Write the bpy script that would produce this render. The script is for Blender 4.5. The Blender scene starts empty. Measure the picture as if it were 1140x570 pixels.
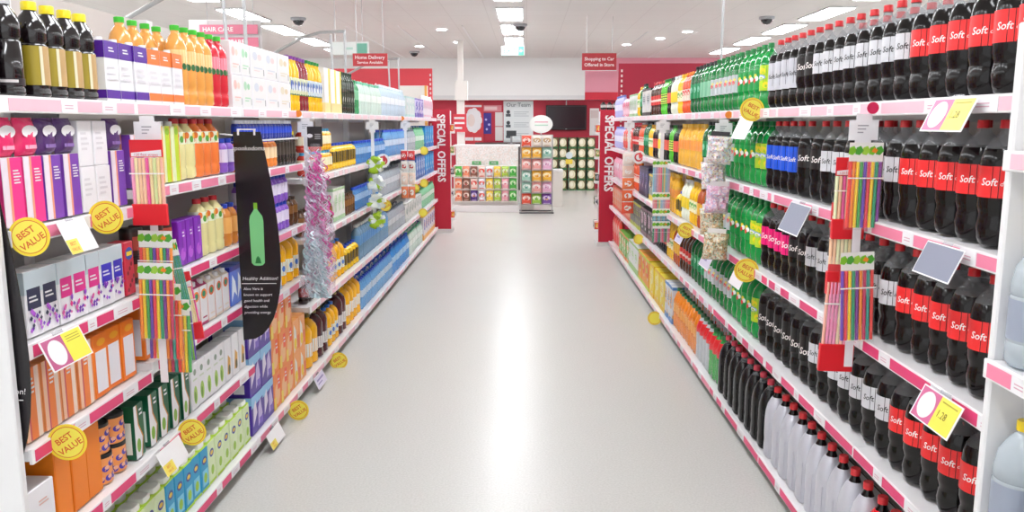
import bpy, bmesh, math, random
from mathutils import Vector, Matrix
random.seed(11)
SC = bpy.context.scene
COL = SC.collection
PI = math.pi

# ------------------------------------------------------------------ materials
LIGHT_E, WORLD_E, EXPOSURE = 19.0, 1.12, 0.24
def lin(h):
    h = h.lstrip('#')
    out = []
    for i in (0, 2, 4):
        c = int(h[i:i + 2], 16) / 255
        out.append(c / 12.92 if c <= .04045 else ((c + .055) / 1.055) ** 2.4)
    return (*out, 1)

MC = {}
def M(hexc, rough=.42, spec=.5, metal=0., coat=0., emit=0., bump=0., bscale=40., sss=0.):
    key = (hexc, rough, spec, metal, coat, emit, bump, bscale)
    if key in MC:
        return MC[key]
    m = bpy.data.materials.new('mat_' + hexc.strip('#') + '_%d' % len(MC))
    m.use_nodes = True
    nt = m.node_tree
    b = nt.nodes['Principled BSDF']
    b.inputs['Base Color'].default_value = lin(hexc)
    b.inputs['Roughness'].default_value = rough
    b.inputs['Specular IOR Level'].default_value = spec
    b.inputs['Metallic'].default_value = metal
    b.inputs['Coat Weight'].default_value = coat
    b.inputs['Coat Roughness'].default_value = .06
    if emit:
        b.inputs['Emission Color'].default_value = lin(hexc)
        b.inputs['Emission Strength'].default_value = emit
    if bump:
        n = nt.nodes.new('ShaderNodeTexNoise'); n.inputs['Scale'].default_value = bscale
        n.inputs['Detail'].default_value = 3
        t = nt.nodes.new('ShaderNodeTexCoord')
        nt.links.new(t.outputs['Object'], n.inputs['Vector'])
        bp = nt.nodes.new('ShaderNodeBump'); bp.inputs['Strength'].default_value = bump
        bp.inputs['Distance'].default_value = .01
        nt.links.new(n.outputs['Fac'], bp.inputs['Height'])
        nt.links.new(bp.outputs['Normal'], b.inputs['Normal'])
    MC[key] = m
    return m

def clear(name, tint, alpha=.25, rough=.06):
    m = bpy.data.materials.new(name); m.use_nodes = True
    nt = m.node_tree; nt.nodes.clear()
    o = nt.nodes.new('ShaderNodeOutputMaterial')
    tr = nt.nodes.new('ShaderNodeBsdfTransparent'); tr.inputs[0].default_value = lin(tint)
    b = nt.nodes.new('ShaderNodeBsdfPrincipled')
    b.inputs['Base Color'].default_value = lin(tint); b.inputs['Roughness'].default_value = rough
    mx = nt.nodes.new('ShaderNodeMixShader'); mx.inputs[0].default_value = alpha
    nt.links.new(tr.outputs[0], mx.inputs[1]); nt.links.new(b.outputs[0], mx.inputs[2])
    nt.links.new(mx.outputs[0], o.inputs[0])
    return m

def speckle(name, cols, scale, rough=.35):
    """small patches of several printed colours"""
    m = bpy.data.materials.new(name); m.use_nodes = True
    nt = m.node_tree; b = nt.nodes['Principled BSDF']; b.inputs['Roughness'].default_value = rough
    t = nt.nodes.new('ShaderNodeTexCoord'); v = nt.nodes.new('ShaderNodeTexVoronoi')
    v.inputs['Scale'].default_value = scale
    nt.links.new(t.outputs['Object'], v.inputs['Vector'])
    s = nt.nodes.new('ShaderNodeSeparateColor'); nt.links.new(v.outputs['Color'], s.inputs[0])
    r = nt.nodes.new('ShaderNodeValToRGB'); r.color_ramp.interpolation = 'CONSTANT'
    e = r.color_ramp.elements
    n = len(cols)
    e[0].position = 0; e[0].color = lin(cols[0]); e[1].position = 1 / n; e[1].color = lin(cols[1])
    for i in range(2, n):
        x = e.new(i / n); x.color = lin(cols[i])
    nt.links.new(s.outputs[0], r.inputs[0]); nt.links.new(r.outputs[0], b.inputs['Base Color'])
    return m

WHITE = M('#f2f2f2', .4)
SHELFW = M('#efedee', .35)
COLA = M('#0b0607', .13, .34, coat=.12)
CLEAR = clear('clear_plastic', '#eef0f2', .14)
FILM = clear('thin_film', '#ffffff', .05)
WATER = clear('water_plastic', '#dfe8ee', .55)
RED = M('#e3242b', .4)
CAPR = M('#d9262d', .35)
SILV = M('#cfd0d6', .38, metal=.15)
BLK = M('#141214', .35)
GREY = M('#9a9a9c', .4)
STEEL = M('#b9b9bb', .3, metal=.6)

# ------------------------------------------------------------------ mesh collecting
TXT = {}
def text_geo(s, bold=.0):
    k = (s, bold)
    if k not in TXT:
        cu = bpy.data.curves.new('lettering', 'FONT'); cu.body = s; cu.size = 1; cu.offset = bold
        cu.resolution_u = 2
        o = bpy.data.objects.new('lettering', cu); COL.objects.link(o)
        dg = bpy.context.evaluated_depsgraph_get(); dg.update()
        me = o.evaluated_get(dg).to_mesh()
        v = [tuple(p.co) for p in me.vertices]; f = [tuple(p.vertices) for p in me.polygons]
        o.evaluated_get(dg).to_mesh_clear()
        bpy.data.objects.remove(o); bpy.data.curves.remove(cu)
        TXT[k] = (v, f)
    return TXT[k]

class MB:
    def __init__(s):
        s.v = []; s.f = []; s.m = []; s.s = []; s.mats = []
    def mi(s, mat):
        if mat not in s.mats: s.mats.append(mat)
        return s.mats.index(mat)
    def add(s, vs, fs, mat, smooth=False):
        b = len(s.v); k = s.mi(mat)
        s.v.extend(tuple(p) for p in vs)
        for f in fs:
            s.f.append(tuple(b + i for i in f)); s.m.append(k); s.s.append(smooth)
        return s
    def merge(s, o, mat4=None):
        b = len(s.v)
        s.v.extend([tuple(mat4 @ Vector(p)) for p in o.v] if mat4 else o.v)
        for f, k, q in zip(o.f, o.m, o.s):
            s.f.append(tuple(b + i for i in f)); s.m.append(s.mi(o.mats[k])); s.s.append(q)
        return s
    def box(s, x0, x1, y0, y1, z0, z1, mat, b=0.):
        if b <= 0:
            vs = [(x, y, z) for x in (x0, x1) for y in (y0, y1) for z in (z0, z1)]
            return s.add(vs, [(0, 1, 3, 2), (4, 6, 7, 5), (0, 4, 5, 1), (2, 3, 7, 6), (0, 2, 6, 4), (1, 5, 7, 3)], mat)
        L = ((x0, x1), (y0, y1), (z0, z1)); idx = {}; vs = []
        for c in [(i, j, k) for i in (0, 1) for j in (0, 1) for k in (0, 1)]:
            for a in range(3):
                p = [L[t][c[t]] + (0 if t == a else (b if c[t] == 0 else -b)) for t in range(3)]
                idx[c + (a,)] = len(vs); vs.append(tuple(p))
        fs = []
        for a in range(3):
            o1, o2 = [t for t in range(3) if t != a]
            for e in (0, 1):
                q = []
                for u, w in ((0, 0), (1, 0), (1, 1), (0, 1)):
                    c = [0, 0, 0]; c[a] = e; c[o1] = u; c[o2] = w; q.append(idx[tuple(c) + (a,)])
                fs.append(q)
            for u in (0, 1):
                for w in (0, 1):
                    c0 = [0, 0, 0]; c0[o1] = u; c0[o2] = w; c0[a] = 0; c1 = list(c0); c1[a] = 1
                    fs.append([idx[tuple(c0) + (o1,)], idx[tuple(c1) + (o1,)], idx[tuple(c1) + (o2,)], idx[tuple(c0) + (o2,)]])
        for c in [(i, j, k) for i in (0, 1) for j in (0, 1) for k in (0, 1)]:
            fs.append([idx[c + (0,)], idx[c + (1,)], idx[c + (2,)]])
        ctr = Vector(((x0 + x1) / 2, (y0 + y1) / 2, (z0 + z1) / 2)); out = []
        for f in fs:
            A, B, C = (Vector(vs[i]) for i in f[:3])
            out.append(f if (B - A).cross(C - A).dot((A + C) / 2 - ctr) > 0 else f[::-1])
        return s.add(vs, out, mat)
    def lathe(s, prof, mat, n=20, cx=0, cy=0, lobes=0, sx=1, sy=1, sq=0):
        vs = []; fs = []
        for r, z in prof:
            for i in range(n):
                a = 2 * PI * i / n; q = r
                if lobes and z < .05: q = r * (1 - .09 * (1 - z / .05) * abs(math.sin(lobes * a / 2)))
                c, d = math.cos(a), math.sin(a)
                if sq:
                    k = (abs(c) ** sq + abs(d) ** sq) ** (-1 / sq); q *= k
                vs.append((cx + q * c * sx, cy + q * d * sy, z))
        for j in range(len(prof) - 1):
            for i in range(n):
                i2 = (i + 1) % n
                fs.append((j * n + i, j * n + i2, (j + 1) * n + i2, (j + 1) * n + i))
        s.add(vs, fs, mat, True)
        b = len(s.v) - len(vs)
        k = s.mi(mat)
        if prof[0][0] > 1e-4: s.f.append(tuple(b + i for i in range(n))[::-1]); s.m.append(k); s.s.append(False)
        if prof[-1][0] > 1e-4: s.f.append(tuple(b + (len(prof) - 1) * n + i for i in range(n))); s.m.append(k); s.s.append(False)
        return s
    def tube(s, pts, r, mat, n=8):
        pts = [Vector(p) for p in pts]; vs = []; fs = []
        up = None
        for i, p in enumerate(pts):
            d = (pts[min(i + 1, len(pts) - 1)] - pts[max(i - 1, 0)]).normalized()
            if up is None: up = Vector((0, 0, 1)) if abs(d.z) < .9 else Vector((1, 0, 0))
            a = d.cross(up).normalized(); bb = a.cross(d).normalized(); up = bb
            for k in range(n):
                t = 2 * PI * k / n; vs.append(p + a * r * math.cos(t) + bb * r * math.sin(t))
        for j in range(len(pts) - 1):
            for k in range(n):
                k2 = (k + 1) % n; fs.append((j * n + k, (j + 1) * n + k, (j + 1) * n + k2, j * n + k2))
        fs.append(tuple(range(n))); fs.append(tuple((len(pts) - 1) * n + k for k in range(n))[::-1])
        return s.add(vs, fs, mat, True)
    def slab(s, poly, t, mat, mat2=None):
        """polygon in x,z (front faces -y) with thickness t along +y"""
        n = len(poly)
        ar = sum(poly[i][0] * poly[(i + 1) % n][1] - poly[(i + 1) % n][0] * poly[i][1] for i in range(n))
        if ar < 0: poly = poly[::-1]
        vs = [(x, 0, z) for x, z in poly] + [(x, t, z) for x, z in poly]
        s.add(vs, [tuple(range(n))], mat)
        b = len(s.v) - 2 * n
        k = s.mi(mat2 or mat)
        s.f.append(tuple(b + n + i for i in range(n))[::-1]); s.m.append(k); s.s.append(False)
        for i in range(n):
            j = (i + 1) % n
            s.f.append((b + j, b + i, b + n + i, b + n + j)); s.m.append(k); s.s.append(False)
        return s
    def text(s, string, size, mat, x=0, z=0, y=0, align='c', bold=.0, rot=0, sx=1, shear=0, M4=None):
        """lettering facing -y, on the plane y"""
        v, f = text_geo(string, bold)
        if not v: return s
        x0, x1 = min(p[0] for p in v), max(p[0] for p in v)
        dx = -(x0 + x1) / 2 if align == 'c' else -x0
        c, d = math.cos(rot), math.sin(rot); out = []
        for p in v:
            a = (p[0] + dx + shear * p[1]) * size * sx; b = (p[1] - (.36 if align == 'c' else 0)) * size
            q = (x + a * c - b * d, y, z + a * d + b * c)
            out.append(M4 @ Vector(q) if M4 else q)
        return s.add(out, f, mat)
    def wraptext(s, string, size, mat, r, z, ang, bold=0, shear=.2):
        v, f = text_geo(string, bold)
        x0 = min(p[0] for p in v); out = []
        for p in v:
            a = ang + (p[0] - x0 + shear * p[1]) * size / r
            out.append((r * math.sin(a), -r * math.cos(a), z + p[1] * size))
        s.add(out, f, mat)
        return ang + (max(p[0] for p in v) - x0) * size / r
    def mesh(s, name):
        me = bpy.data.meshes.new(name)
        me.from_pydata(s.v, [], s.f)
        for m in s.mats: me.materials.append(m)
        me.polygons.foreach_set('material_index', s.m)
        me.polygons.foreach_set('use_smooth', s.s)
        me.update()
        if any(s.s): me.set_sharp_from_angle(angle=math.radians(42))
        return me
    def build(s, name, parent=None, loc=(0, 0, 0), rz=0):
        o = bpy.data.objects.new(name, s.mesh(name)); COL.objects.link(o)
        o.location = loc; o.rotation_euler = (0, 0, rz)
        if parent: o.parent = parent
        return o

LABELS = {}
def tag(o, label, cat, group=None, kind=None):
    LABELS.setdefault(label, []).append(o.name)
    o['label'] = label; o['category'] = cat
    if group: o['group'] = group
    if kind: o['kind'] = kind
    return o
def empty(name, loc, label, cat, group=None, rz=0):
    o = bpy.data.objects.new(name, None); COL.objects.link(o)
    o.location = loc; o.rotation_euler = (0, 0, rz); o.empty_display_size = .05
    return tag(o, label, cat, group)
def struct(mb, name, label=None, loc=(0, 0, 0)):
    o = mb.build(name, None, loc); o['kind'] = 'structure'
    if label: o['label'] = label
    return o

ORD = ('first second third fourth fifth sixth seventh eighth ninth tenth eleventh twelfth thirteenth fourteenth fifteenth sixteenth '
       'seventeenth eighteenth nineteenth twentieth').split()

# ------------------------------------------------------------------ products
class Product:
    """a kind of goods: its own mesh first, then (part, mesh, parent part)"""
    def __init__(s, name, cat, w, d, h, parts):
        s.name, s.cat, s.w, s.d, s.h, s.parts = name, cat, w, d, h, parts
        s.near = None; s.far = None
    def place(s, loc, rz, label, group=None, far=False):
        if far:
            if s.far is None:
                mb = MB()
                for p in s.parts: mb.merge(p[1])
                s.far = mb.mesh(s.name)
            o = bpy.data.objects.new(s.name, s.far); COL.objects.link(o)
            o.location = loc; o.rotation_euler = (0, 0, rz)
            return tag(o, label, s.cat, group)
        if s.near is None:
            s.near = [(p[0], p[1].mesh(p[0]), p[2] if len(p) > 2 else None) for p in s.parts]
        made = {}
        root = None
        for i, (nm, me, par) in enumerate(s.near):
            o = bpy.data.objects.new(s.name if i == 0 else nm, me); COL.objects.link(o)
            if i == 0:
                root = o; o.location = loc; o.rotation_euler = (0, 0, rz)
                tag(o, label, s.cat, group)
            else:
                o.parent = made.get(par, root)
            made.setdefault(nm, o)
        return root

XF = {'R': 1.172, 'L': -1.408}        # where the goods' fronts stand
FAR_Y = 7.4
def run(side, pr, y0, y1, z, desc, where, n=None, row=0, dx=0, tiers=1, jit=.006, rz=0, word='', gap=None):
    """goods standing side by side along one shelf, counted from the near end"""
    pitch = pr.w + .0012
    if n is None: n = max(1, int(round((y1 - y0) / pitch)))
    step = (y1 - y0) / n
    if gap is None and step < pitch:
        n2 = int((y1 - y0 + .004) / pitch)
        if n2 < n: n = max(1, n2)
        step = (y1 - y0) / n
    sg = 1 if side == 'R' else -1
    for t in range(tiers):
        for i in range(n):
            y = y0 + step * (i + .5)
            x = XF[side] + sg * (dx + pr.d / 2 + row * (pr.d + .012) + random.uniform(0, jit))
            tw = ('' if tiers == 1 else ('lower ' if t == 0 else ('upper ' if t == tiers - 1 else 'middle ')))
            tail = where
            if n == 1: lab = f'{tw}{desc}, {tail}'
            else: lab = f'{ORD[i]} {tw}{desc} from near end, {tail}'
            grp = f'{desc} row, {where}' if n > 1 else None
            pr.place((x, y, z + t * (pr.h + .001) + .0005), (-PI / 2 if side == 'R' else PI / 2) + random.uniform(-.03, .03) * (1 if pr.d < .12 else .15) + rz,
                     lab, grp, far=(y > FAR_Y))

def bottle_parts(H, R, body, neck, cap, labelspec=None, level=.72, n=20, lobes=5, waist=True, capr=.0155, sleeve=None, caph=.022):
    """H height, R radius; body colour up to the liquid level, then the neck, then the cap"""
    k = R / .0535; zz = H / .325
    P = lambda L: [(r * k, z * zz) for r, z in L]
    w = .0485 if waist else .0525
    lower = P([(0, .007), (.030, 0), (.044, .006), (.0505, .022), (.052, .05), (w, .074), (w - .001, .082), (.0505, .093), (.0535, .106), (.0535, .216), (.051, .235), (.0455, .252)])
    b = MB().lathe(lower, body, n, lobes=lobes)
    nk = MB().lathe(P([(.0454, .252), (.044, .256), (.032, .273)]) + [(.0152, .291 * zz), (.0142, H - caph - .001)], neck, n)
    c = MB().lathe([(capr, H - caph), (capr, H - .002), (capr * .93, H)], cap, 14)
    c.lathe([(capr * 1.04, H - caph), (capr * 1.04, H - caph + .004)], cap, 14)
    out = [('bottle', b), ('neck', nk), ('cap', c)]
    if labelspec: out.append(('label', labelspec))
    return out

def band(R, z0, z1, mat, n=24, extra=()):
    m = MB(); r = R + .0003
    vs = []; fs = []
    for z in (z0, z1):
        for i in range(n): vs.append((r * math.cos(2 * PI * i / n), r * math.sin(2 * PI * i / n), z))
    for i in range(n): fs.append((i, (i + 1) % n, n + (i + 1) % n, n + i))
    m.add(vs, fs, mat, True)
    for e in extra: e(m, r)
    return m
def patch(m, r, z0, z1, a0, a1, mat, lift=.0006, n=6):
    rr = r + lift; vs = []; fs = []
    for i in range(n + 1):
        a = a0 + (a1 - a0) * i / n
        for z in (z0, z1): vs.append((rr * math.sin(a), -rr * math.cos(a), z))
    for i in range(n): fs.append((2 * i, 2 * i + 2, 2 * i + 3, 2 * i + 1))
    m.add(vs, fs, mat, True)
def blob(m, r, zc, ac, ra, rz, mat, lift=.001, n=12):
    rr = r + lift
    vs = [(rr * math.sin(ac + ra * math.cos(2 * PI * i / n)), -rr * math.cos(ac + ra * math.cos(2 * PI * i / n)), zc + rz * math.sin(2 * PI * i / n)) for i in range(n)]
    m.add(vs, [tuple(range(n))], mat)

def soft_label(mat, ink, z0=.128, z1=.208, words=True, size=.027, z=None):
    def w(m, r):
        z_ = z if z is not None else (z0 + z1) / 2 - size * .33
        a = m.wraptext('Soft', size, ink, r + .0004, z_, .08, .012, .18)
        if words: m.wraptext('drink', size * .62, ink, r + .0004, z_, a + .12, .008, .18)
    return band(.0535, z0, z1, mat, extra=(w,))
WINK = M('#fbf4f2', .5); BINK = M('#1c1a1c', .5)
def cola(labelmat, ink, **k):
    return Product('cola_bottle', 'bottle', .107, .107, .325, bottle_parts(.325, .0535, COLA, CLEAR, CAPR, soft_label(labelmat, ink, **k)))
C_RED = cola(M('#ee2a2c', .4), WINK)
C_SIL = cola(M('#d3d3d8', .42), BINK)
C_DRK = cola(M('#1a1618', .4), WINK, size=.036)
C_BLU = cola(M('#1455d8', .4), WINK, z0=.10, z1=.212, words=False)
C_PNK = cola(M('#ea1274', .4), WINK, z0=.12, z1=.212, words=False, size=.04)
C_WID = cola(M('#c9c9d1', .42), BINK, z0=.085, z1=.215, words=False, z=.14)
C_SDK = cola(M('#141113', .36), WINK, z0=.10, z1=.214, words=False, size=.042, z=.13)

GRN = M('#0b9440', .14, coat=.5); GRN2 = M('#087a37', .14, coat=.5); GRD = M('#06602f', .2, coat=.4)
GCAP = M('#0d7f3c', .4); YEL = M('#f4d21a', .42); LIM = M('#b9dd2a', .42); ORG = M('#f58220', .4)
def green(body, labelmat, ex=(), z0=.10, z1=.2, cap=GCAP):
    return Product('green_soda_bottle', 'bottle', .1, .1, .325, bottle_parts(.325, .05, body, body, cap, band(.05, z0, z1, labelmat, extra=ex), lobes=5))
def logo(m, r):
    blob(m, r, .168, .35, .22, .011, M('#f7e23a', .4)); blob(m, r, .155, .55, .24, .013, M('#fbfbfb', .4), .0014); blob(m, r, .145, .25, .2, .012, M('#e8322f', .4), .0018)
def lemon(m, r):
    for a, z in ((-.3, .12), (.5, .185), (.9, .118), (.1, .19)): blob(m, r, z, a, .34, .016, M('#f5e01d', .4))
    blob(m, r, .155, .25, .62, .014, M('#8fb7e8', .4), .0016)
    blob(m, r, .155, .25, .5, .008, M('#f6f8ff', .4), .002)
def silvlogo(m, r):
    blob(m, r, .155, .3, .3, .012, M('#e86a6a', .4)); blob(m, r, .172, .5, .2, .008, M('#f2e27a', .4))
G_LOGO = green(GRN, M('#0a9a45', .38), (logo,))
G_SIL = green(GRN2, M('#c3c9cd', .4), (silvlogo,))
G_LEM = green(GRN, LIM, (lemon,), z0=.09, z1=.215)
G_TEAL = green(GRD, M('#0f8d55', .38), (lambda m, r: blob(m, r, .16, .3, .3, .02, M('#8fd0b4', .4)),), cap=BLK)
G_MINT = green(GRN2, M('#8cc9a6', .4), cap=M('#2a2a2a', .4))

def soda(name, body, labelmat, cap, R=.045, H=.3, ex=(), neck=None, z0=.1, z1=.19, waist=True, cat='bottle', lobes=5):
    return Product(name, cat, 2 * R, 2 * R, H, bottle_parts(H, R, body, neck or body, cap, band(R, z0 * H / .325, z1 * H / .325, labelmat, extra=ex), lobes=lobes, waist=waist, capr=min(.0155, R * .42), caph=min(.022, H * .09)))
ORB = M('#f08a1e', .2, coat=.4); ORD_ = M('#e8541f', .25, coat=.4); YLB = M('#f5bf17', .2, coat=.4); YLP = M('#efe6a0', .25, coat=.3)
REDB = M('#cf2230', .2, coat=.4); BRN = M('#4a2412', .2, coat=.4); LBL = M('#bcd6ea', .3); BLU = M('#1f62c4', .3)
O_SODA = soda('orange_soda_bottle', ORD_, M('#f3e3d4', .4), ORG, ex=(lambda m, r: blob(m, r, .15, .3, .4, .02, M('#e2332b', .4)),))
Y_SODA = soda('yellow_soda_bottle', YLB, M('#f7efc9', .4), M('#e8b020', .4), ex=(lambda m, r: blob(m, r, .14, .3, .4, .02, M('#5aa84e', .4)),))
W_SODA = soda('lemonade_bottle', M('#e9ecd8', .25, coat=.3), YEL, M('#dcdcdc', .4))
L_SODA = soda('lime_soda_bottle', M('#54c52a', .2, coat=.4), M('#d8f05a', .4), M('#1d7a35', .4), ex=(lambda m, r: [patch(m, r, .1 + .02 * i, .108 + .02 * i, -.5, .9, M('#2d6b2a', .4)) for i in range(4)],))
K_SODA = soda('dark_soda_bottle', COLA, M('#e9604e', .4), M('#2a2424', .4), neck=CLEAR)
R_SODA = soda('red_label_soda_bottle', BRN, M('#d8342f', .4), REDB, ex=(lambda m, r: patch(m, r, .12, .14, -.8, 1, M('#f6d9cf', .4)),))
B_SODA = soda('amber_soda_bottle', M('#b4501d', .2, coat=.4), M('#e9b23c', .4), M('#3a1d12', .4))
V_SODA = soda('lavender_bottle', M('#b9b4e0', .3), M('#e9e4f6', .4), M('#6f7fc9', .4), R=.04, H=.27)

def sleeve_bottle(name, film, cap, neck=COLA):
    b = MB().lathe([(0, .002), (.047, 0), (.0525, .012), (.0525, .06), (.051, .085), (.053, .11), (.053, .19), (.0505, .225), (.043, .258), (.031, .286), (.023, .298)], film, 20, sq=2.6)
    nk = MB().lathe([(.0225, .298), (.0155, .314), (.0148, .327)], neck, 14)
    c = MB().lathe([(.0175, .322), (.0175, .344), (.016, .348)], cap, 14)
    fin = MB().box(.036, .0375, -.046, -.0435, .02, .18, film)
    return Product(name, 'bottle', .107, .107, .348, [('film_sleeve', b), ('neck', nk), ('cap', c), ('seam', fin)])
S_SIL = sleeve_bottle('shrink_wrapped_bottle', M('#cbcbd4', .3, metal=.2, bump=.8, bscale=14), M('#e8343c', .35))
S_BLK = sleeve_bottle('shrink_wrapped_bottle', M('#121012', .24, .4, bump=.3, bscale=18), M('#e0445a', .35), CLEAR)
S_RED = sleeve_bottle('shrink_wrapped_bottle', M('#e81c28', .26, bump=.4, bscale=18), M('#e0303a', .35))

def squash(label=True):
    H, R = .275, .042
    dk = M('#150d10', .14, coat=.6)
    b = MB().lathe([(0, .004), (.034, 0), (.042, .008), (.042, .02), (.039, .028), (.041, .034), (.041, .15), (.036, .156), (.041, .163), (.041, .2), (.034, .225), (.02, .245), (.019, .252)], dk, 22)
    c = MB().lathe([(.021, .25), (.021, .272), (.019, .275)], M('#f3dc10', .4) if label else CLEAR, 16)
    ps = [('bottle', b), ('cap', c)]
    if label:
        ps.append(('label', band(.041, .036, .148, M('#a8942c', .35, metal=.1), extra=(lambda m, r: patch(m, r, .036, .148, -.62, -.4, M('#e6dfc0', .4)), lambda m, r: patch(m, r, .036, .148, -.4, .4, M('#c4a06c', .4)), lambda m, r: patch(m, r, .036, .148, -1.9, -1.6, M('#8f7c20', .4))))))
    else:
        ps.append(('label', band(.0415, .03, .05, M('#2a2024', .4), extra=(lambda m, r: patch(m, r, .038, .046, -1.5, -.4, M('#d9d3d3', .4)),))))
    return Product('squash_bottle', 'bottle', .086, .084, H, ps)
SQ_GOLD, SQ_DARK = squash(True), squash(False)

def juice(name, body, cap, label, H=.325, R=.043, tall=True, ex=(), z0=None, z1=None, n=18):
    z0 = z0 if z0 is not None else H * .42; z1 = z1 if z1 is not None else H * .7
    b = MB().lathe([(0, .003), (R * .8, 0), (R, .01), (R, H * .16), (R * .93, H * .2), (R, H * .24), (R, H * .72), (R * .86, H * .8), (R * .5, H * .88), (.0165, H * .9), (.0165, H - .018)], body, n)
    c = MB().lathe([(.019, H - .021), (.019, H - .002), (.017, H)], cap, 14)
    ps = [('bottle', b), ('cap', c)]
    if label: ps.append(('label', band(R, z0, z1, label, 20, ex)))
    return Product(name, 'bottle', 2 * R, 2 * R, H, ps)
GC = M('#3fbf2e', .4)
def leafy(m, r):
    for a in (-1.9, -1.4, -.9, -.4, .1): blob(m, r, .158, a, .24, .014, M('#2f6a38', .4))
J_ORT = juice('juice_bottle', M('#eca550', .2, coat=.4), GC, M('#f3cf92', .35), z0=.15, z1=.225, ex=(leafy,))
J_RDT = juice('juice_bottle', M('#d8283a', .2, coat=.4), GC, M('#ee93a4', .35), z0=.15, z1=.225, ex=(leafy,))
dkleaf = M('#3b7a3a', .4)
J_ORS = juice('cordial_bottle', M('#e7b569', .2, coat=.4), dkleaf, M('#f0c97c', .4), H=.2, R=.041, z0=.055, z1=.12)
J_RDS = juice('cordial_bottle', M('#d5283a', .2, coat=.4), dkleaf, M('#dd4452', .4), H=.2, R=.047, z0=.055, z1=.12)
PUR = M('#5c2d91', .4); PCAP = M('#7a2f8f', .4)
def jlab(m, r):
    for a in (-1.5, -.9, -.3, .3): blob(m, r, .155, a, .2, .03, M('#3f66b8', .4)); blob(m, r, .14, a + .2, .16, .02, M('#f4f6fb', .4), .0014)
    patch(m, r, .095, .105, -2, 1, M('#2f6a35', .4))
J_YEP = juice('fruit_drink_bottle', YLB, PCAP, M('#dfe3c2', .4), H=.33, R=.0345, ex=(jlab,), z0=.1, z1=.2)
J_YEG = juice('fruit_drink_bottle', YLB, M('#1f8f3a', .4), M('#cfe0ee', .4), H=.33, R=.0345, ex=(jlab,), z0=.1, z1=.2)
J_RDP = juice('fruit_drink_bottle', M('#8c1f2c', .2, coat=.4), PCAP, M('#dfe3c2', .4), H=.33, R=.0345, ex=(jlab,), z0=.1, z1=.2)
def fruitlab(m, r):
    for a, z, c in ((-1.6, .17, '#5a9e3c'), (-.9, .18, '#e8782a'), (-.4, .165, '#5a9e3c'), (-1.2, .16, '#d83a2a'), (.0, .18, '#e8b23a')): blob(m, r, z, a, .24, .014, M(c, .4))
RC = M('#c4242e', .35)
def bigjuice(body):
    return juice('smoothie_bottle', body, RC, M('#e9ecd4', .4), H=.25, R=.042, ex=(fruitlab,), z0=.145, z1=.195)
J_PAL, J_ORA = bigjuice(M('#e6dc9e', .25, coat=.3)), bigjuice(M('#f0803c', .25, coat=.3))
def sport(name, body, cap, label, H=.16, R=.03, ex=()):
    return juice(name, body, cap, label, H=H, R=R, z0=H * .3, z1=H * .68, ex=ex, n=14)
BCAP = M('#233fb0', .35)
SP_PUR = sport('sports_bottle', M('#8a5ac4', .3), BCAP, M('#e6dcf2', .4))
SP_ORA = sport('sports_bottle', M('#f08a34', .25, coat=.3), BCAP, M('#f6d9ae', .4))
SP_BRN = sport('sports_bottle', M('#d07f2c', .25, coat=.3), BCAP, M('#f0b060', .4), H=.2, R=.034)
SP_DRK = sport('sports_bottle', M('#2a2320', .2, coat=.4), M('#e8d020', .4), M('#4a4038', .4), H=.19, R=.027)
SP_WHT = sport('sports_bottle', M('#dfe2ea', .3), M('#2b4fd0', .35), M('#9fb4dc', .4), H=.105, R=.024)
SP_RED = sport('sports_bottle', M('#c23424', .25, coat=.3), M('#53b6e4', .35), M('#f1e7c8', .4), H=.15, R=.036)
SP_YEL = sport('sports_bottle', M('#f2b31b', .25, coat=.3), M('#53b6e4', .35), M('#f4edc8', .4), H=.15, R=.036)
SP_COK = sport('sports_bottle', M('#2c1414', .25, coat=.3), M('#b83038', .35), M('#a83030', .4), H=.15, R=.032)
BIGY = juice('orange_juice_bottle', M('#f7b414', .22, coat=.4), M('#2c6fd0', .4), M('#e7efe0', .4), H=.28, R=.055, z0=.06, z1=.14, ex=(lambda m, r: [blob(m, r, .1, a, .25, .018, M('#3a70c4', .4)) for a in (-.4, .4)],))
BIGYS = juice('orange_juice_bottle', M('#f7b414', .22, coat=.4), M('#8a7a3a', .4), M('#f2efe6', .4), H=.33, R=.065, z0=.08, z1=.17)
BIGM = juice('blackcurrant_bottle', M('#4a1420', .2, coat=.5), M('#8a7a3a', .4), M('#e9e4e2', .4), H=.33, R=.06, z0=.07, z1=.15)
BLKY = juice('black_label_bottle', M('#f0c21c', .25, coat=.3), M('#1c46b8', .35), M('#231e1c', .4), H=.19, R=.05, z0=.05, z1=.13)
BRNT = juice('iced_tea_bottle', M('#5a3416', .25, coat=.3), M('#3a2412', .4), M('#8a5c26', .4), H=.17, R=.035)
WAT1 = juice('water_bottle', clear('blue_water', '#5a9ade', .72), M('#2350c8', .35), M('#9fc2e8', .4), H=.19, R=.034, ex=(lambda m, r: blob(m, r, .11, .2, .4, .016, M('#dfeaf6', .4)),))
WAT2 = juice('water_bottle', clear('pale_water', '#8fb7d8', .7), M('#e8eef4', .35), M('#5a96d2', .4), H=.3, R=.042)
WATG = juice('green_water_bottle', clear('green_water', '#4fae74', .75), M('#1f8048', .35), M('#8ac8a0', .4), H=.28, R=.042)
WBIG = Product('water_bottle', 'bottle', .12, .12, .3, [
    ('bottle', MB().lathe([(0, .004), (.05, 0), (.058, .01), (.058, .05), (.056, .055), (.058, .06), (.058, .155), (.055, .16), (.058, .165), (.057, .19), (.05, .225), (.03, .258), (.017, .27), (.016, .282)], WATER, 28)),
    ('cap', MB().lathe([(.019, .277), (.019, .297), (.017, .3)], M('#e9c91e', .4), 16)),
    ('label', band(.0582, .062, .153, M('#9aa2b2', .45), 28))])
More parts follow.
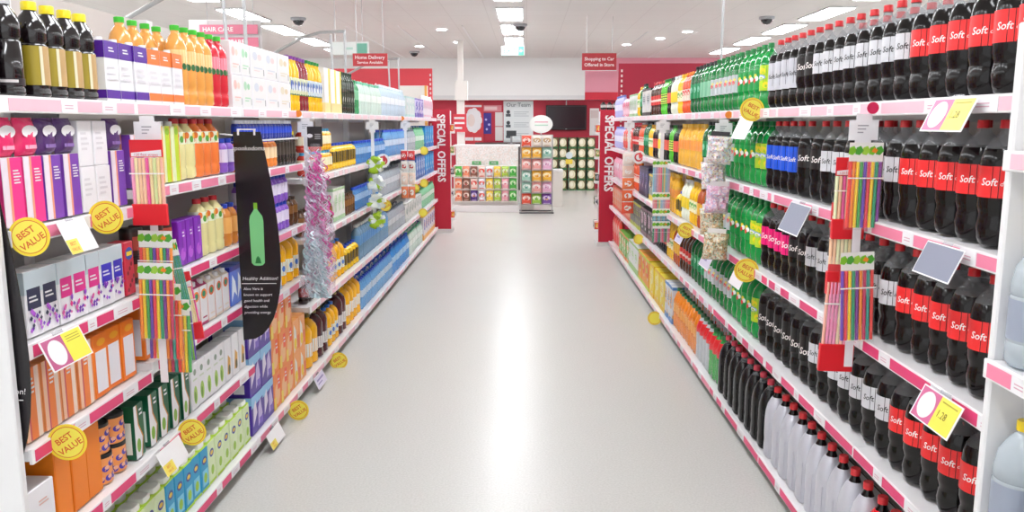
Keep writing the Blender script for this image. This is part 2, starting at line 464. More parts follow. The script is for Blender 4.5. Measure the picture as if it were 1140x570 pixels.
# ------------------------------------------------------------------ boxes, cartons, bags
def face_pt(f, w, d, h, u, t, lift):
    """u,t in 0..1 on a face; F front (-y), N both long sides, K back, T top"""
    if f == 'F': return (-w / 2 + u * w, -d / 2 - lift, t * h)
    if f == 'L': return (-w / 2 - lift, d / 2 - u * d, t * h)
    if f == 'R': return (w / 2 + lift, -d / 2 + u * d, t * h)
    if f == 'T': return (-w / 2 + u * w, -d / 2 + t * d, h + lift)
def deco(mb, w, d, h, items):
    for k, it in enumerate(items):
        lift = .0007 + .0003 * k
        for f in (('L', 'R') if it[0] == 'N' else ('F', 'L', 'R') if it[0] == 'A' else (it[0],)):
            if it[1] == 'r':
                _, _, u0, u1, t0, t1, mat = it
                mb.add([face_pt(f, w, d, h, u, t, lift) for u, t in ((u0, t0), (u1, t0), (u1, t1), (u0, t1))], [(0, 1, 2, 3)], mat)
            elif it[1] == 'p':
                _, _, pts, mat = it
                mb.add([face_pt(f, w, d, h, u, t, lift) for u, t in pts], [tuple(range(len(pts)))], mat)
            elif it[1] == 'o':
                _, _, u, t, ru, rt, mat = it
                mb.add([face_pt(f, w, d, h, u + ru * math.cos(a * PI / 8), t + rt * math.sin(a * PI / 8), lift) for a in range(16)], [tuple(range(16))], mat)
def boxp(name, w, d, h, mat, items=(), cat='box', cap=None, extra=()):
    b = MB().box(-w / 2, w / 2, -d / 2, d / 2, 0, h, mat, .0025)
    deco(b, w, d, h, items)
    ps = [(name, b)]
    H = h
    if cap:
        ps.append(('cap', MB().lathe([(.016, h), (.016, h + .016), (.014, h + .018)], cap, 14, cy=-d * .1)))
    ps += list(extra)
    return Product(name, cat, w, d, H + (.018 if cap else 0), ps)
def lines(f, u0, u1, t0, t1, n, mat):
    st = (t1 - t0) / n
    return [(f, 'r', u0, u0 + (u1 - u0) * (.75 + .25 * ((i * 7) % 3) / 2), t1 - st * i - st * .45, t1 - st * i, mat) for i in range(n)]

PK = M('#f2368c', .38); PL = M('#f6a8c6', .4); VI = M('#7c3fb0', .38); PAP = M('#eceaed', .5); PEA = M('#f3a285', .4)
def tallbox(main, pale):
    return boxp('drink_carton', .088, .07, .19, PAP,
                [('A', 'r', .0, 1, 0, 1, M('#efe3ee', .45)), ('F', 'r', .42, 1, 0, 1, main), ('F', 'r', .3, .42, 0, 1, PEA), ('L', 'r', .55, 1, 0, 1, main), ('L', 'r', .45, .55, 0, 1, PEA)] + lines('F', .52, .9, .6, .82, 5, PAP), cat='carton')
B_PNK, B_PUR = tallbox(PK, PL), tallbox(VI, PL)
def pouch_geo(w, h, d, mat, nx=8, nz=10, wob=.0, seed=0):
    rnd = random.Random(seed); m = MB()
    for sgn in (-1, 1):
        vs = []; fs = []
        for j in range(nz + 1):
            for i in range(nx + 1):
                u, t = i / nx * 2 - 1, j / nz * 2 - 1
                th = (max(0, 1 - abs(u) ** 3) * max(0, 1 - abs(t) ** 4)) ** .5
                edge = i in (0, nx) or j in (0, nz)
                dy = 0 if edge else rnd.uniform(-wob, wob)
                vs.append((u * w / 2 * (1 - .05 * (1 - abs(t))), sgn * (th * d / 2 + .0004) + dy, (t + 1) / 2 * h))
        for j in range(nz):
            for i in range(nx):
                q = (j * (nx + 1) + i, j * (nx + 1) + i + 1, (j + 1) * (nx + 1) + i + 1, (j + 1) * (nx + 1) + i)
                fs.append(q if sgn < 0 else q[::-1])
        m.add(vs, fs, mat, True)
    return m
def pouch(name, w, h, d, mat, items=(), cat='pouch', wob=.002, seed=1):
    m = pouch_geo(w, h, d, mat, wob=wob, seed=seed)
    deco(m, w, d * .98, h, items)
    hdr = MB().box(-w / 2, w / 2, -.0015, .0015, h * .955, h * 1.03, mat)
    return Product(name, cat, w, d, h * 1.03, [(name, m), ('crimped_edge', hdr)])
P_PNK = pouch('drink_pouch', .09, .105, .045, M('#ea2f6e', .3, bump=.2, bscale=30), [('F', 'o', .5, .66, .42, .17, PAP), ('F', 'r', .2, .8, .2, .3, M('#f7a9c2', .4))])
P_PUR = pouch('drink_pouch', .09, .105, .045, M('#54306f', .3, bump=.2, bscale=30), [('F', 'o', .5, .66, .42, .17, PAP), ('F', 'r', .2, .8, .2, .3, M('#8a6ab0', .4))])
B_WHT = boxp('white_carton', .088, .08, .145, PAP, lines('F', .15, .7, .3, .75, 4, M('#d9d6da', .5)) + lines('N', .2, .7, .4, .7, 3, M('#dcdadd', .5)), cat='carton')
flw = [M('#8a3fc0', .4), M('#6a2aa8', .4), M('#b45ad2', .4), M('#d45aa0', .4)]
def floral(tone, rnd):
    it = [('A', 'r', 0, 1, .66, 1, M('#c6d3da', .45)), ('F', 'r', .1, .92, .42, .74, tone)] + lines('F', .2, .8, .5, .62, 2, PAP)
    for k in range(16):
        u, t = rnd.uniform(.12, .9), rnd.uniform(.1, .42); r = rnd.uniform(.05, .1)
        it.append(('F', 'p', [(u - r * 1.2, t), (u, t - r * .55), (u + r * 1.2, t), (u, t + r * .55)], rnd.choice(flw + [tone])))
    return boxp('teabag_box', .079, .07, .19, PAP, it, cat='box')
rn = random.Random(4)
B_FNV, B_FPK, B_FBL = floral(M('#2a3050', .4), rn), floral(M('#e0308c', .4), rn), floral(M('#3a2cc0', .4), rn)
B_RDP = boxp('berry_carton', .07, .06, .19, M('#d22a44', .35), [('F', 'o', .5, .78, .42, .12, M('#2a49a8', .4)), ('F', 'r', .2, .8, .74, .82, YEL)] + [('F', 'o', .2 + .2 * (i % 4), .1 + .08 * i, .1, .04, M('#7a1022', .4)) for i in range(7)], cat='carton')
ORBX = M('#f4863c', .4); ORPL = M('#f7c9a8', .45)
B_STR = boxp('orange_juice_carton', .092, .08, .21, M('#f29a5c', .42), [('F', 'r', 0, .2, 0, 1, ORPL), ('F', 'r', .2, .27, 0, 1, M('#d2506a', .4)), ('F', 'r', .27, .62, 0, 1, ORBX), ('F', 'r', .62, .86, 0, 1, M('#f3dccb', .45)), ('L', 'r', .3, .6, 0, 1, ORPL), ('L', 'r', .6, .66, 0, 1, M('#d2506a', .4))] + lines('F', .32, .58, .62, .86, 4, PAP), cat='carton')
B_STW = boxp('orange_juice_carton', .092, .08, .21, M('#f47e1e', .4), [('F', 'r', .12, .88, .08, .74, M('#eceaf0', .45)), ('N', 'r', .15, .85, .08, .74, M('#eceaf0', .45)), ('F', 'o', .55, .87, .3, .06, M('#f6a820', .4))], cat='carton')
B_ORG = boxp('plain_orange_carton', .084, .09, .24, M('#ef7d10', .42), [('A', 'r', .04, .96, .02, .98, M('#f08214', .42))], cat='carton', extra=[('spout', MB().lathe([(.014, .24), (.014, .252), (.012, .254)], PAP, 12))])
B_YFL = boxp('white_fruit_pack', .13, .08, .17, PAP, [('F', 'o', .3, .2, .14, .1, YEL), ('F', 'o', .55, .32, .13, .12, ORG), ('F', 'o', .8, .18, .12, .1, YEL)] + lines('F', .4, .8, .62, .74, 2, M('#e3b4a8', .4)), cat='pack')
def can(name, h, r, side, lid, ex=()):
    b = MB().lathe([(r * .94, 0), (r, .003), (r, h - .012)], side, 20)
    l = MB().lathe([(r * 1.02, h - .013), (r * 1.02, h - .002), (r * .94, h), (r * .9, h - .003), (0, h - .003)], lid, 20)
    lb = band(r, .008, h - .018, side, 20, ex)
    return Product(name, 'jar', 2 * r * 1.02, 2 * r * 1.02, h, [('jar', b), ('lid', l), ('label', lb)])
def canlab(m, r):
    for a, z in ((-.6, .03), (.3, .055), (1.0, .025), (-.1, .018), (.8, .07), (-.4, .065), (.5, .022), (1.3, .05)): a -= .9; blob(m, r, z, a, .28, .011, M('#4a3fb0', .4)); blob(m, r, z + .004, a + .1, .18, .007, M('#f4b89a', .4), .0014)
JAR = can('dessert_jar', .105, .045, M('#f5a05a', .35), BLK, (canlab,))
JARK = can('preserve_jar', .1, .04, M('#3a2422', .3), M('#241c1c', .35), (lambda m, r: patch(m, r, .02, .07, -1, 1, M('#b04a3a', .4)),))
LEAF = M('#7fb03a', .4); DGR = M('#0f5c3c', .4)
B_GRN = boxp('green_tea_box', .078, .08, .2, DGR, [('F', 'p', [(.0, 0), (.55, 0), (.75, .35), (.35, .62), (.25, 1), (0, 1)], PAP), ('F', 'p', [(.55, 0), (.62, 0), (.82, .36), (.42, .64), (.32, 1), (.25, 1), (.35, .62), (.75, .35)], M('#d68a3a', .4)), ('F', 'o', .32, .24, .2, .13, LEAF), ('N', 'r', .15, .85, .1, .7, M('#e6efe8', .45))] + lines('F', .5, .85, .74, .9, 2, PAP), cat='box')
B_LEF = boxp('herbal_tea_box', .075, .07, .2, PAP, [('F', 'o', .5, .3, .26, .2, M('#a6c95a', .4)), ('F', 'o', .45, .26, .13, .12, M('#6f9f2e', .4)), ('F', 'r', .2, .8, .62, .66, M('#cfd6c2', .4)), ('F', 'o', .5, .8, .2, .07, M('#8a9a8a', .4)), ('N', 'r', .1, .9, .12, .5, M('#e9eedf', .45))], cat='box')
B_BRL = boxp('herbal_tea_box', .075, .07, .2, PAP, [('F', 'p', [(.2, .15), (.7, .15), (.8, .5), (.4, .62)], M('#d9a34a', .4)), ('F', 'o', .55, .25, .18, .12, M('#5f5a2a', .4)), ('N', 'r', .1, .9, .6, .9, M('#eae6dc', .45))], cat='box')
def carton(front, blue=False):
    h = .19
    it = [('N', 'r', .1, .9, .1, .8, M('#eef3dc', .45)), ('F', 'o', .5, .72, .3, .1, M('#3a4a9a', .4)), ('F', 'o', .5, .72, .2, .05, M('#f0c83a', .4)), ('F', 'r', .15, .85, .12, .5, M('#e3f0c8', .45) if not blue else M('#7fd0ea', .4)), ('F', 'o', .5, .3, .22, .12, M('#9cc83a', .4)), ('F', 'r', 0, 1, 0, .06, LIM)]
    b = MB().box(-.041, .041, -.041, .041, 0, h, front, .003); deco(b, .082, .082, h, it)
    top = MB(); g = M('#b7de3a', .4)
    top.box(-.0405, .0405, -.0405, .0405, h, h + .006, g, .002)
    lid = MB().lathe([(.034, h + .006), (.034, h + .02), (.03, h + .026), (.0, h + .027)], M('#f3f5ee', .35), 16, sq=5)
    return Product('milk_drink_carton', 'carton', .084, .084, h + .027, [('carton', b), ('rim', top), ('lid', lid)])
CT_G, CT_B = carton(M('#dfeec0', .42)), carton(M('#1f9fd0', .4), True)
def brik(band_):
    h, w = .2, .1
    b = MB().box(-w / 2, w / 2, -.04, .04, 0, h, PAP, .002)
    deco(b, w, .08, h, [('A', 'r', 0, 1, .72, 1, band_), ('A', 'r', 0, 1, .05, .19, band_)] + lines('F', .3, .75, .8, .9, 2, PAP) + lines('F', .15, .8, .3, .6, 3, M('#e2dfe4', .5)))
    return Product('soya_drink_carton', 'carton', w, .08, h, [('carton', b), ('cap', MB().lathe([(.013, h), (.013, h + .014), (.011, h + .016)], PAP, 12))])
BK_P, BK_O = brik(M('#56249a', .4)), brik(M('#f07a30', .4))
def printbox(w, h, tint, tint2):
    return boxp('white_multipack_carton', w, .12, h, PAP, [('F', 'r', .05, .95, .04, .96, M('#e6e5e4', .45)), ('F', 'o', .3, .7, .16, .14, tint), ('F', 'o', .62, .68, .14, .1, tint2), ('F', 'r', .2, .8, .3, .34, tint), ('F', 'r', .2, .6, .22, .25, tint2), ('F', 'r', .84, .9, .1, .3, GREY)], cat='carton')
MP_A = printbox(.14, .158, M('#eebcb4', .45), M('#ecd0c4', .45)); MP_B = printbox(.14, .158, M('#a9d6b4', .45), M('#98cda6', .45))
MP_C = printbox(.232, .158, M('#ced2dc', .45), M('#e6cccc', .45)); MP_D = printbox(.232, .158, M('#ddd3bc', .45), M('#d8c6a6', .45))
B_YWH = boxp('white_and_yellow_carton', .17, .12, .31, PAP, [('F', 'r', .72, 1, 0, 1, M('#f4e04a', .4)), ('A', 'r', 0, 1, .0, .22, M('#f7e3a0', .4)), ('N', 'r', .0, 1, .22, 1, M('#f2f0ea', .45))], cat='carton')
B_LIM = boxp('lime_juice_carton', .073, .07, .22, M('#e9efc0', .42), [('F', 'r', .35, .85, 0, 1, M('#c4dc2e', .4)), ('F', 'r', .85, .92, 0, 1, ORG), ('N', 'r', .5, .9, 0, 1, M('#c4dc2e', .4)), ('F', 'o', .6, .9, .25, .06, M('#8fbf2a', .4))], cat='carton', cap=PAP)
B_PSL = boxp('purple_slim_carton', .08, .06, .185, M('#7a1fa8', .35), [('F', 'r', .08, .5, .03, .97, M('#8e2cc0', .32)), ('F', 'o', .5, .25, .3, .14, M('#c060d8', .4)), ('F', 'r', .55, .9, .3, .8, M('#a03cc8', .35))] + lines('F', .5, .8, .6, .75, 2, PAP), cat='carton')
def tubebox(top, dot):
    w, h = .072, .2
    b = MB().box(-w / 2, w / 2, -.035, .035, 0, h * .86, PAP, .002)
    deco(b, w, .07, h * .86, [('A', 'o', .5, .78, .4, .13, dot), ('A', 'o', .5, .78, .24, .08, M('#2a8a6a', .4)), ('A', 'r', .2, .8, .16, .2, top), ('A', 'r', 0, 1, 0, .07, top), ('F', 'r', .92, 1, 0, 1, M('#e9a08a', .4))])
    g = MB(); hh = h * .86
    vs = [(-w / 2, -.035, hh), (w / 2, -.035, hh), (w / 2, .035, hh), (-w / 2, .035, hh), (-w / 2, 0, h), (w / 2, 0, h)]
    g.add(vs, [(0, 1, 5, 4), (2, 3, 4, 5), (1, 2, 5), (3, 0, 4)], top)
    c = MB().lathe([(.013, .0), (.013, .018), (.011, .02)], PAP, 12)
    for i, p in enumerate(c.v): c.v[i] = (p[0], p[1] - .02, p[2] + hh + .008)
    return Product('gable_top_carton', 'carton', w, .07, h, [('carton', b), ('gable', g), ('cap', c)])
TB_M, TB_O = tubebox(M('#a8275e', .4), ORG), tubebox(M('#e8d8c8', .4), M('#e2622a', .4))
B_BLP = boxp('blue_ice_pack', .09, .08, .19, M('#4a6fd0', .3), [('F', 'p', [(.1, .1), (.5, .35), (.9, .2), (.7, .6), (.3, .8)], M('#dfe8f6', .4)), ('A', 'r', 0, 1, .88, 1, M('#1f2f9a', .35)), ('N', 'p', [(.1, .2), (.6, .3), (.8, .7), (.2, .6)], M('#a9c2ea', .4))], cat='pack')
PUB = M('#4a2aa0', .35); SKY = M('#8fc4ea', .4)
B_CHO = boxp('purple_juice_multipack', .185, .2, .205, PUB, [('A', 'p', [(0, .7), (1, .8), (1, 1), (0, 1)], SKY), ('A', 'p', [(.1, .2), (.45, .5), (.35, .85), (.15, .7)], M('#e6dff2', .4)), ('F', 'p', [(.5, .1), (.9, .35), (.75, .8), (.55, .6)], M('#cfc2ea', .4)), ('F', 'r', .62, .92, .12, .3, M('#7a5ac8', .35)), ('N', 'r', .12, .4, .15, .8, M('#f0eef4', .45)), ('N', 'r', .55, .9, .4, .8, M('#6a48b8', .35)), ('N', 'r', .58, .86, .1, .34, M('#f0eef4', .45)), ('T', 'p', [(0, .2), (1, .5), (1, .9), (0, .6)], M('#7a62c8', .35))] , cat='box')
B_ORM = boxp('orange_juice_multipack', .134, .2, .205, M('#f58a3a', .38), [('F', 'o', .5, .4, .36, .3, M('#f7c08a', .4)), ('F', 'r', .55, .9, .5, .9, M('#f6572e', .4)), ('F', 'r', .0, .3, .0, .35, M('#f4d95a', .4)), ('N', 'o', .5, .5, .35, .35, M('#f2e6d8', .4)), ('N', 'r', 0, 1, .0, .18, M('#f4c23a', .4))] + lines('F', .58, .86, .6, .8, 2, PAP), cat='box')
B_ORP = boxp('orange_juice_multipack', .136, .2, .205, M('#f6a45a', .38), [('F', 'p', [(.1, .05), (.6, .2), (.5, .7), (.2, .9)], M('#f2f0e6', .4)), ('F', 'r', .62, .95, .1, .5, M('#f0733a', .4)), ('F', 'o', .35, .3, .2, .18, YEL), ('N', 'o', .5, .5, .35, .35, M('#f2e6d8', .4))], cat='box')
def generic(name, w, d, h, c1, c2, c3, cat='box', seed=0):
    r = random.Random(seed); it = [('A', 'r', 0, 1, .0, r.uniform(.1, .22), M(c2, .4)), ('A', 'o', .5, .6, .36, .22, M(c3, .4)), ('A', 'r', .0, 1, .92, 1, M(c2, .4))]
    pal = [M(c1, .4), M(c2, .4), M(c3, .4), PAP, M(c3, .4), PAP]
    for k in range(11):
        u, t = r.uniform(.12, .88), r.uniform(.15, .85); a = r.uniform(.05, .12)
        if k % 3 == 0: it.append(('A', 'r', u - a, u + a, t - a * .4, t + a * .4, r.choice(pal)))
        elif k % 3 == 1: it.append(('A', 'o', u, t, a, a * .9, r.choice(pal)))
        else: it.append(('A', 'p', [(u - a, t - a), (u + a * .8, t - a * .3), (u + a * .3, t + a)], r.choice(pal)))
    for i_ in lines('F', .25, .8, .52, .7, 3, M(c2, .4)): it.append(i_)
    return boxp(name, w, d, h, M(c1, .4), it, cat=cat)
def multipack(name, bottlemat, capmat, labmat, H=.27, R=.035, nx=3, ny=2, lab=(.4, .62)):
    """bottles of a shrink-wrapped pack, held by film"""
    w, d = nx * 2 * R, ny * 2 * R
    f = MB(); pr = [(R * 1.01, .0), (R * 1.03, .02), (R * 1.03, H * .72), (R * .8, H * .8)]
    f.box(-w / 2 - .002, w / 2 + .002, -d / 2 - .002, d / 2 + .002, 0, H * .7, FILM, .012)
    ps = [(name, f)]
    for j in range(ny):
        for i in range(nx):
            x, y = (i - (nx - 1) / 2) * 2 * R, (j - (ny - 1) / 2) * 2 * R
            b = MB().lathe([(R * .8, 0.002), (R * .97, .012), (R * .97, H * .3), (R * .9, H * .34), (R * .97, H * .38), (R * .97, H * .7), (R * .6, H * .85), (R * .38, H * .9), (R * .38, H * .93)], bottlemat, 12, x, y)
            b.lathe([(R * .43, H * .92), (R * .43, H * .99), (R * .38, H)], capmat, 10, x, y)
            b.lathe([(R * .985, H * lab[0]), (R * .985, H * min(lab[1], .71))] + ([(R * .66, H * lab[1])] if lab[1] > .72 else []), labmat, 12, x, y)
            ps.append(('bottle', b))
    ps.append(('carry_handle', MB().tube([(-w * .3, 0, H * .72), (-w * .2, 0, H * 1.0), (0, 0, H * 1.04), (w * .2, 0, H * 1.0), (w * .3, 0, H * .72)], .004, M('#e8ecf2', .4), 6)))
    return Product(name, 'multipack', w + .006, d, H * 1.04, ps)
W6_BLU = multipack('water_multipack', M('#62a2da', .2, coat=.3), M('#1e4fd0', .35), M('#c9dcf0', .4))
W6_PAL = multipack('water_multipack', M('#c3d7e6', .2, coat=.3), M('#dfe9f2', .35), M('#e3eaf0', .4), H=.3, R=.042)
W6_AZU = multipack('water_multipack', M('#2f8fdc', .2, coat=.3), M('#1a5fd0', .35), M('#a9d2f0', .4), H=.3)
W6_GRN = multipack('water_multipack', M('#7fc79a', .2, coat=.3), M('#2f8f5a', .35), M('#cfe6d4', .4), H=.28)
W6_GRY = multipack('water_multipack', M('#a9b4be', .25, coat=.3), M('#5a6a78', .35), M('#c6ccd2', .4), H=.26)
W6_MNT = multipack('water_multipack', M('#cfe2d8', .2, coat=.3), M('#6fc0a0', .35), M('#e6efe8', .4), H=.28)
W6_YEL = multipack('soda_multipack', M('#f6b81a', .22, coat=.4), M('#f0c23a', .35), M('#f59a2a', .4), H=.31, R=.046, nx=2)
W6_RGN = multipack('soda_multipack', M('#2aa23f', .22, coat=.4), M('#1c6f38', .35), RED, H=.31, R=.046, nx=1, ny=2, lab=(.55, .85))
W6_RSV = multipack('soda_multipack', M('#c6cbd0', .3), M('#3a6a4a', .35), RED, H=.31, R=.046, nx=1, ny=2, lab=(.6, .85))
W6_ORA = multipack('soda_multipack', M('#f08a22', .22, coat=.4), M('#2f7a4a', .35), M('#f3a53a', .4), H=.31, R=.046, nx=1, ny=2)
def crisps(name, c1, c2, c3, w=.16, h=.21, seed=0):
    return pouch(name, w, h, .07, M(c1, .3, bump=.25, bscale=20), [('F', 'o', .5, .6, .42, .22, M(c2, .4)), ('F', 'o', .5, .5, .2, .1, M(c3, .4)), ('F', 'r', .15, .85, .06, .12, M(c2, .4))], cat='bag', wob=.003, seed=seed)
# ------------------------------------------------------------------ the setting
def floor_mat():
    m = bpy.data.materials.new('polished_vinyl'); m.use_nodes = True
    nt = m.node_tree; b = nt.nodes['Principled BSDF']
    t = nt.nodes.new('ShaderNodeTexCoord')
    n = nt.nodes.new('ShaderNodeTexNoise'); n.inputs['Scale'].default_value = 95; n.inputs['Detail'].default_value = 4
    nt.links.new(t.outputs['Object'], n.inputs['Vector'])
    r = nt.nodes.new('ShaderNodeValToRGB'); r.color_ramp.elements[0].position = .35; r.color_ramp.elements[1].position = .65
    r.color_ramp.elements[0].color = lin('#c8c7c2'); r.color_ramp.elements[1].color = lin('#d4d3cf')
    nt.links.new(n.outputs['Fac'], r.inputs[0]); nt.links.new(r.outputs[0], b.inputs['Base Color'])
    n2 = nt.nodes.new('ShaderNodeTexNoise'); n2.inputs['Scale'].default_value = 1.3; n2.inputs['Detail'].default_value = 3
    nt.links.new(t.outputs['Object'], n2.inputs['Vector'])
    mr = nt.nodes.new('ShaderNodeMapRange'); mr.inputs[3].default_value = .25; mr.inputs[4].default_value = .36
    nt.links.new(n2.outputs['Fac'], mr.inputs[0]); nt.links.new(mr.outputs[0], b.inputs['Roughness'])
    b.inputs['Specular IOR Level'].default_value = .4
    return m
def ceil_mat():
    m = bpy.data.materials.new('ceiling_tile'); m.use_nodes = True
    nt = m.node_tree; b = nt.nodes['Principled BSDF']; b.inputs['Roughness'].default_value = .8
    t = nt.nodes.new('ShaderNodeTexCoord'); br = nt.nodes.new('ShaderNodeTexBrick')
    br.offset = 0; br.inputs['Scale'].default_value = 1
    br.inputs['Brick Width'].default_value = .6; br.inputs['Row Height'].default_value = .6; br.inputs['Mortar Size'].default_value = .006
    br.inputs['Color1'].default_value = lin('#ece9e6'); br.inputs['Color2'].default_value = lin('#eeebe8'); br.inputs['Mortar'].default_value = lin('#e2dedb')
    nt.links.new(t.outputs['Object'], br.inputs['Vector']); nt.links.new(br.outputs['Color'], b.inputs['Base Color'])
    return m
CEIL = 3.36; BACK = 22.0
struct(MB().box(-12, 12, -3, BACK, -.1, 0, floor_mat()), 'floor', 'pale polished shop floor')
struct(MB().box(-12, 12, -3, BACK + .3, CEIL, CEIL + .1, ceil_mat()), 'ceiling', 'pale grey tiled shop ceiling')
CRIM = M('#b5152f', .5); REDW = M('#bf2c42', .5)
struct(MB().box(-12, 12, BACK, BACK + .2, 0, CEIL, REDW), 'wall_back', 'red wall at the end of the shop')
struct(MB().box(-12.2, -12, -3, BACK, 0, CEIL, M('#e6e2df', .6)), 'wall_left')
struct(MB().box(12, 12.2, -3, BACK, 0, CEIL, M('#e6e2df', .6)), 'wall_right')
struct(MB().box(-12, 1.5, BACK - .35, BACK, 2.31, CEIL, M('#f4f3f2', .5)).box(-12, 1.5, BACK - .37, BACK - .35, 2.31, 2.42, M('#e4e3e4', .5)), 'trim_1', 'white bulkhead above the red wall')
struct(MB().box(1.5, 12, BACK - .35, BACK, 2.31, CEIL, M('#f0a0b2', .3)).box(1.5, 12, BACK - .37, BACK - .35, 2.31, 2.5, M('#d8283f', .4)), 'trim_2', 'pink bulkhead with a red lower band')
struct(MB().box(-1.42, -1.27, 17.1, 17.25, 0, 2.56, M('#ece9e4', .5)).box(-1.45, -1.2, 17.05, 17.3, 2.18, 2.56, M('#ece9e4', .5)).box(-1.4, -1.29, 17.12, 17.23, 2.56, CEIL, M('#ece9e4', .5)), 'pillar', 'slim white pillar behind the counter')
for k, x in enumerate((-4.0, -3.1, -2.2, -1.1, 2.2, 3.1)):
    struct(MB().box(x - .012, x + .012, 14.5 if k < 4 else 15.5, BACK - .4, CEIL - .012, CEIL, WHITE), 'ceiling_trim_%d' % (k + 1))

# ------------------------------------------------------------------ lights in the ceiling
LMAT = bpy.data.materials.new('lit_diffuser'); LMAT.use_nodes = True
_b = LMAT.node_tree.nodes['Principled BSDF']; _b.inputs['Base Color'].default_value = (1, 1, 1, 1)
_b.inputs['Emission Color'].default_value = lin('#f8fbff'); _b.inputs['Emission Strength'].default_value = LIGHT_E
fr = MB().box(-.2, .2, -.72, .72, -.02, 0, M('#d6d6d6', .5)).mesh('ceiling_light')
df = MB()
for s_ in (-1, 1): df.box(s_ * .095 - .08, s_ * .095 + .08, -.68, .68, -.03, -.019, LMAT)
df = df.mesh('diffuser')
rows = (('far left', -8.6), ('left', -4.3), ('centre', -.25), ('right', 4.5), ('far right', 9.0))
for rn_, x in rows:
    for i, y in enumerate((.4, 2.45, 4.5, 6.55, 8.6, 10.75, 12.95, 15.0, 17.1, 19.4)):
        o = bpy.data.objects.new('ceiling_light', fr); COL.objects.link(o); o.location = (x, y, CEIL - .001)
        tag(o, f'{ORD[i]} twin tube ceiling light from near end, {rn_} row', 'ceiling light', f'{rn_} row of ceiling lights')
        d = bpy.data.objects.new('diffuser', df); COL.objects.link(d); d.parent = o
dl = MB().lathe([(.09, -.012), (.11, -.01), (.11, 0)], WHITE, 20).mesh('downlight')
dd = MB().lathe([(.085, -.02), (.085, -.0125)], LMAT, 20).mesh('diffuser')
for i, (x, y) in enumerate(((-1.5, 15.0), (-1.4, 17.3), (-2.3, 18.2), (2.6, 16.6), (2.1, 17.9), (2.9, 15.4))):
    o = bpy.data.objects.new('downlight', dl); COL.objects.link(o); o.location = (x, y, CEIL - .001)
    tag(o, f'small round downlight in ceiling, {ORD[i]} of the six counted from left to right', 'downlight', 'round ceiling downlights')
    d = bpy.data.objects.new('diffuser', dd); COL.objects.link(d); d.parent = o
for i, (x, y, w) in enumerate(((-.11, 14.3, 'beside the centre lights'), (-3.6, 13.4, 'over the left shelves'), (3.75, 13.4, 'over the right shelves'), (-2.6, 19.6, 'near the far red header'))):
    c = MB().lathe([(.1, -.045), (.12, -.03), (.12, 0)], M('#a9abb0', .4), 20).build('dome_camera', None, (x, y, CEIL - .001))
    tag(c, f'dark dome camera on ceiling {w}', 'camera', 'ceiling dome cameras')
    MB().lathe([(.0, -.12), (.05, -.108), (.08, -.075), (.09, -.046)], M('#26282c', .1, coat=.5), 20).build('dome', c)

# ------------------------------------------------------------------ shelving
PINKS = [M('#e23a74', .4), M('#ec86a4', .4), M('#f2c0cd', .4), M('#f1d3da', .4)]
KICK = M('#4f4842', .6); SPINE = M('#cfc8c4', .6); DARKB = M('#8d8886', .7)
def rail_mesh(L, top, pink, seed):
    """price rail, its front towards -y; x runs along the shelf"""
    r = random.Random(seed); h = .046
    m = MB().box(-L / 2, L / 2, -.012, 0, -h, 0, SHELFW, .002)
    x = -L / 2 + r.uniform(0, .05)
    while x < L / 2 - .05:
        w = min(r.uniform(.09, .3), L / 2 - .004 - x)
        m.box(x, x + w, -.0135, -.0115, -h + .006, -.007, pink)
        x += w
        w = min(r.uniform(.05, .15), L / 2 - .004 - x)
        if w < .02: break
        m.box(x + .002, x + w - .002, -.0142, -.0115, -h + .003, -.004, PAP)
        for k in range(2): m.add([(x + w * .2, -.0145, -h * .5 - .008 * k), (x + w * .7, -.0145, -h * .5 - .008 * k), (x + w * .7, -.0145, -h * .5 - .008 * k + .003), (x + w * .2, -.0145, -h * .5 - .008 * k + .003)], [(0, 1, 2, 3)], M('#d7a9b8', .5))
        x += w
    return m
def bay(side, y0, y1, shelves, label, depth=.46, x=None, spine=1.95, seed=0):
    """one shelving bay: local -y faces the aisle"""
    L = y1 - y0 - .002; X = x if x is not None else (1.15 if side == 'R' else -1.386)
    rz = -PI / 2 if side == 'R' else PI / 2
    root = empty('shelving_bay', (X, (y0 + y1) / 2, 0), label, 'shelving', 'shelving bays on the ' + ('right' if side == 'R' else 'left'), rz)
    MB().box(-L / 2, L / 2, depth, depth + .03, .0, spine, SPINE).build('back_panel', root)
    MB().box(-L / 2, L / 2, .07, depth, 0, .07, KICK).build('kick_plate', root)
    for x0 in (-L / 2, L / 2 - .03):
        MB().box(x0, x0 + .03, depth - .05, depth - .001, .12, spine, SHELFW).build('upright', root)
    for k, z in enumerate(shelves):
        z -= .006
        base = k == len(shelves) - 1
        s = MB().box(-L / 2, L / 2, .0, depth - .05, z - (.045 if base else .03), z, SHELFW)
        if not base:
            for x0 in (-L / 2 + .003, L / 2 - .006):
                s.box(x0, x0 + .003, .26, depth - .05, z - .06, z - .03, SHELFW)
        so = s.build('shelf', root)
        pk = PINKS[2] if k == 0 else (PINKS[1] if (k == 1 or y0 > 3.9) else PINKS[0])  # upper rails get paler pink: their glare is put into the colour
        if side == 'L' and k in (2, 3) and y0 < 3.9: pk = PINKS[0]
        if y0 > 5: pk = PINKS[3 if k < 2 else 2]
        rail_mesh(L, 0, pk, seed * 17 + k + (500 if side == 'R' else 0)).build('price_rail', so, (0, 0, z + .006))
    return root
LS = {1: [1.793, 1.436, 1.114, .822, .512, .12], 2: [1.793, 1.488, 1.14, .849, .512, .12], 3: [1.793, 1.48, 1.107, .776, .12]}
LF = [1.793, 1.38, 1.0, .563, .12]
RF = [1.79, 1.403, 1.003, .615, .12]
lb = [2.162, 2.92, 4.03, 5.12, 6.22, 7.32, 8.42, 9.52, 10.62, 11.72, 12.8]
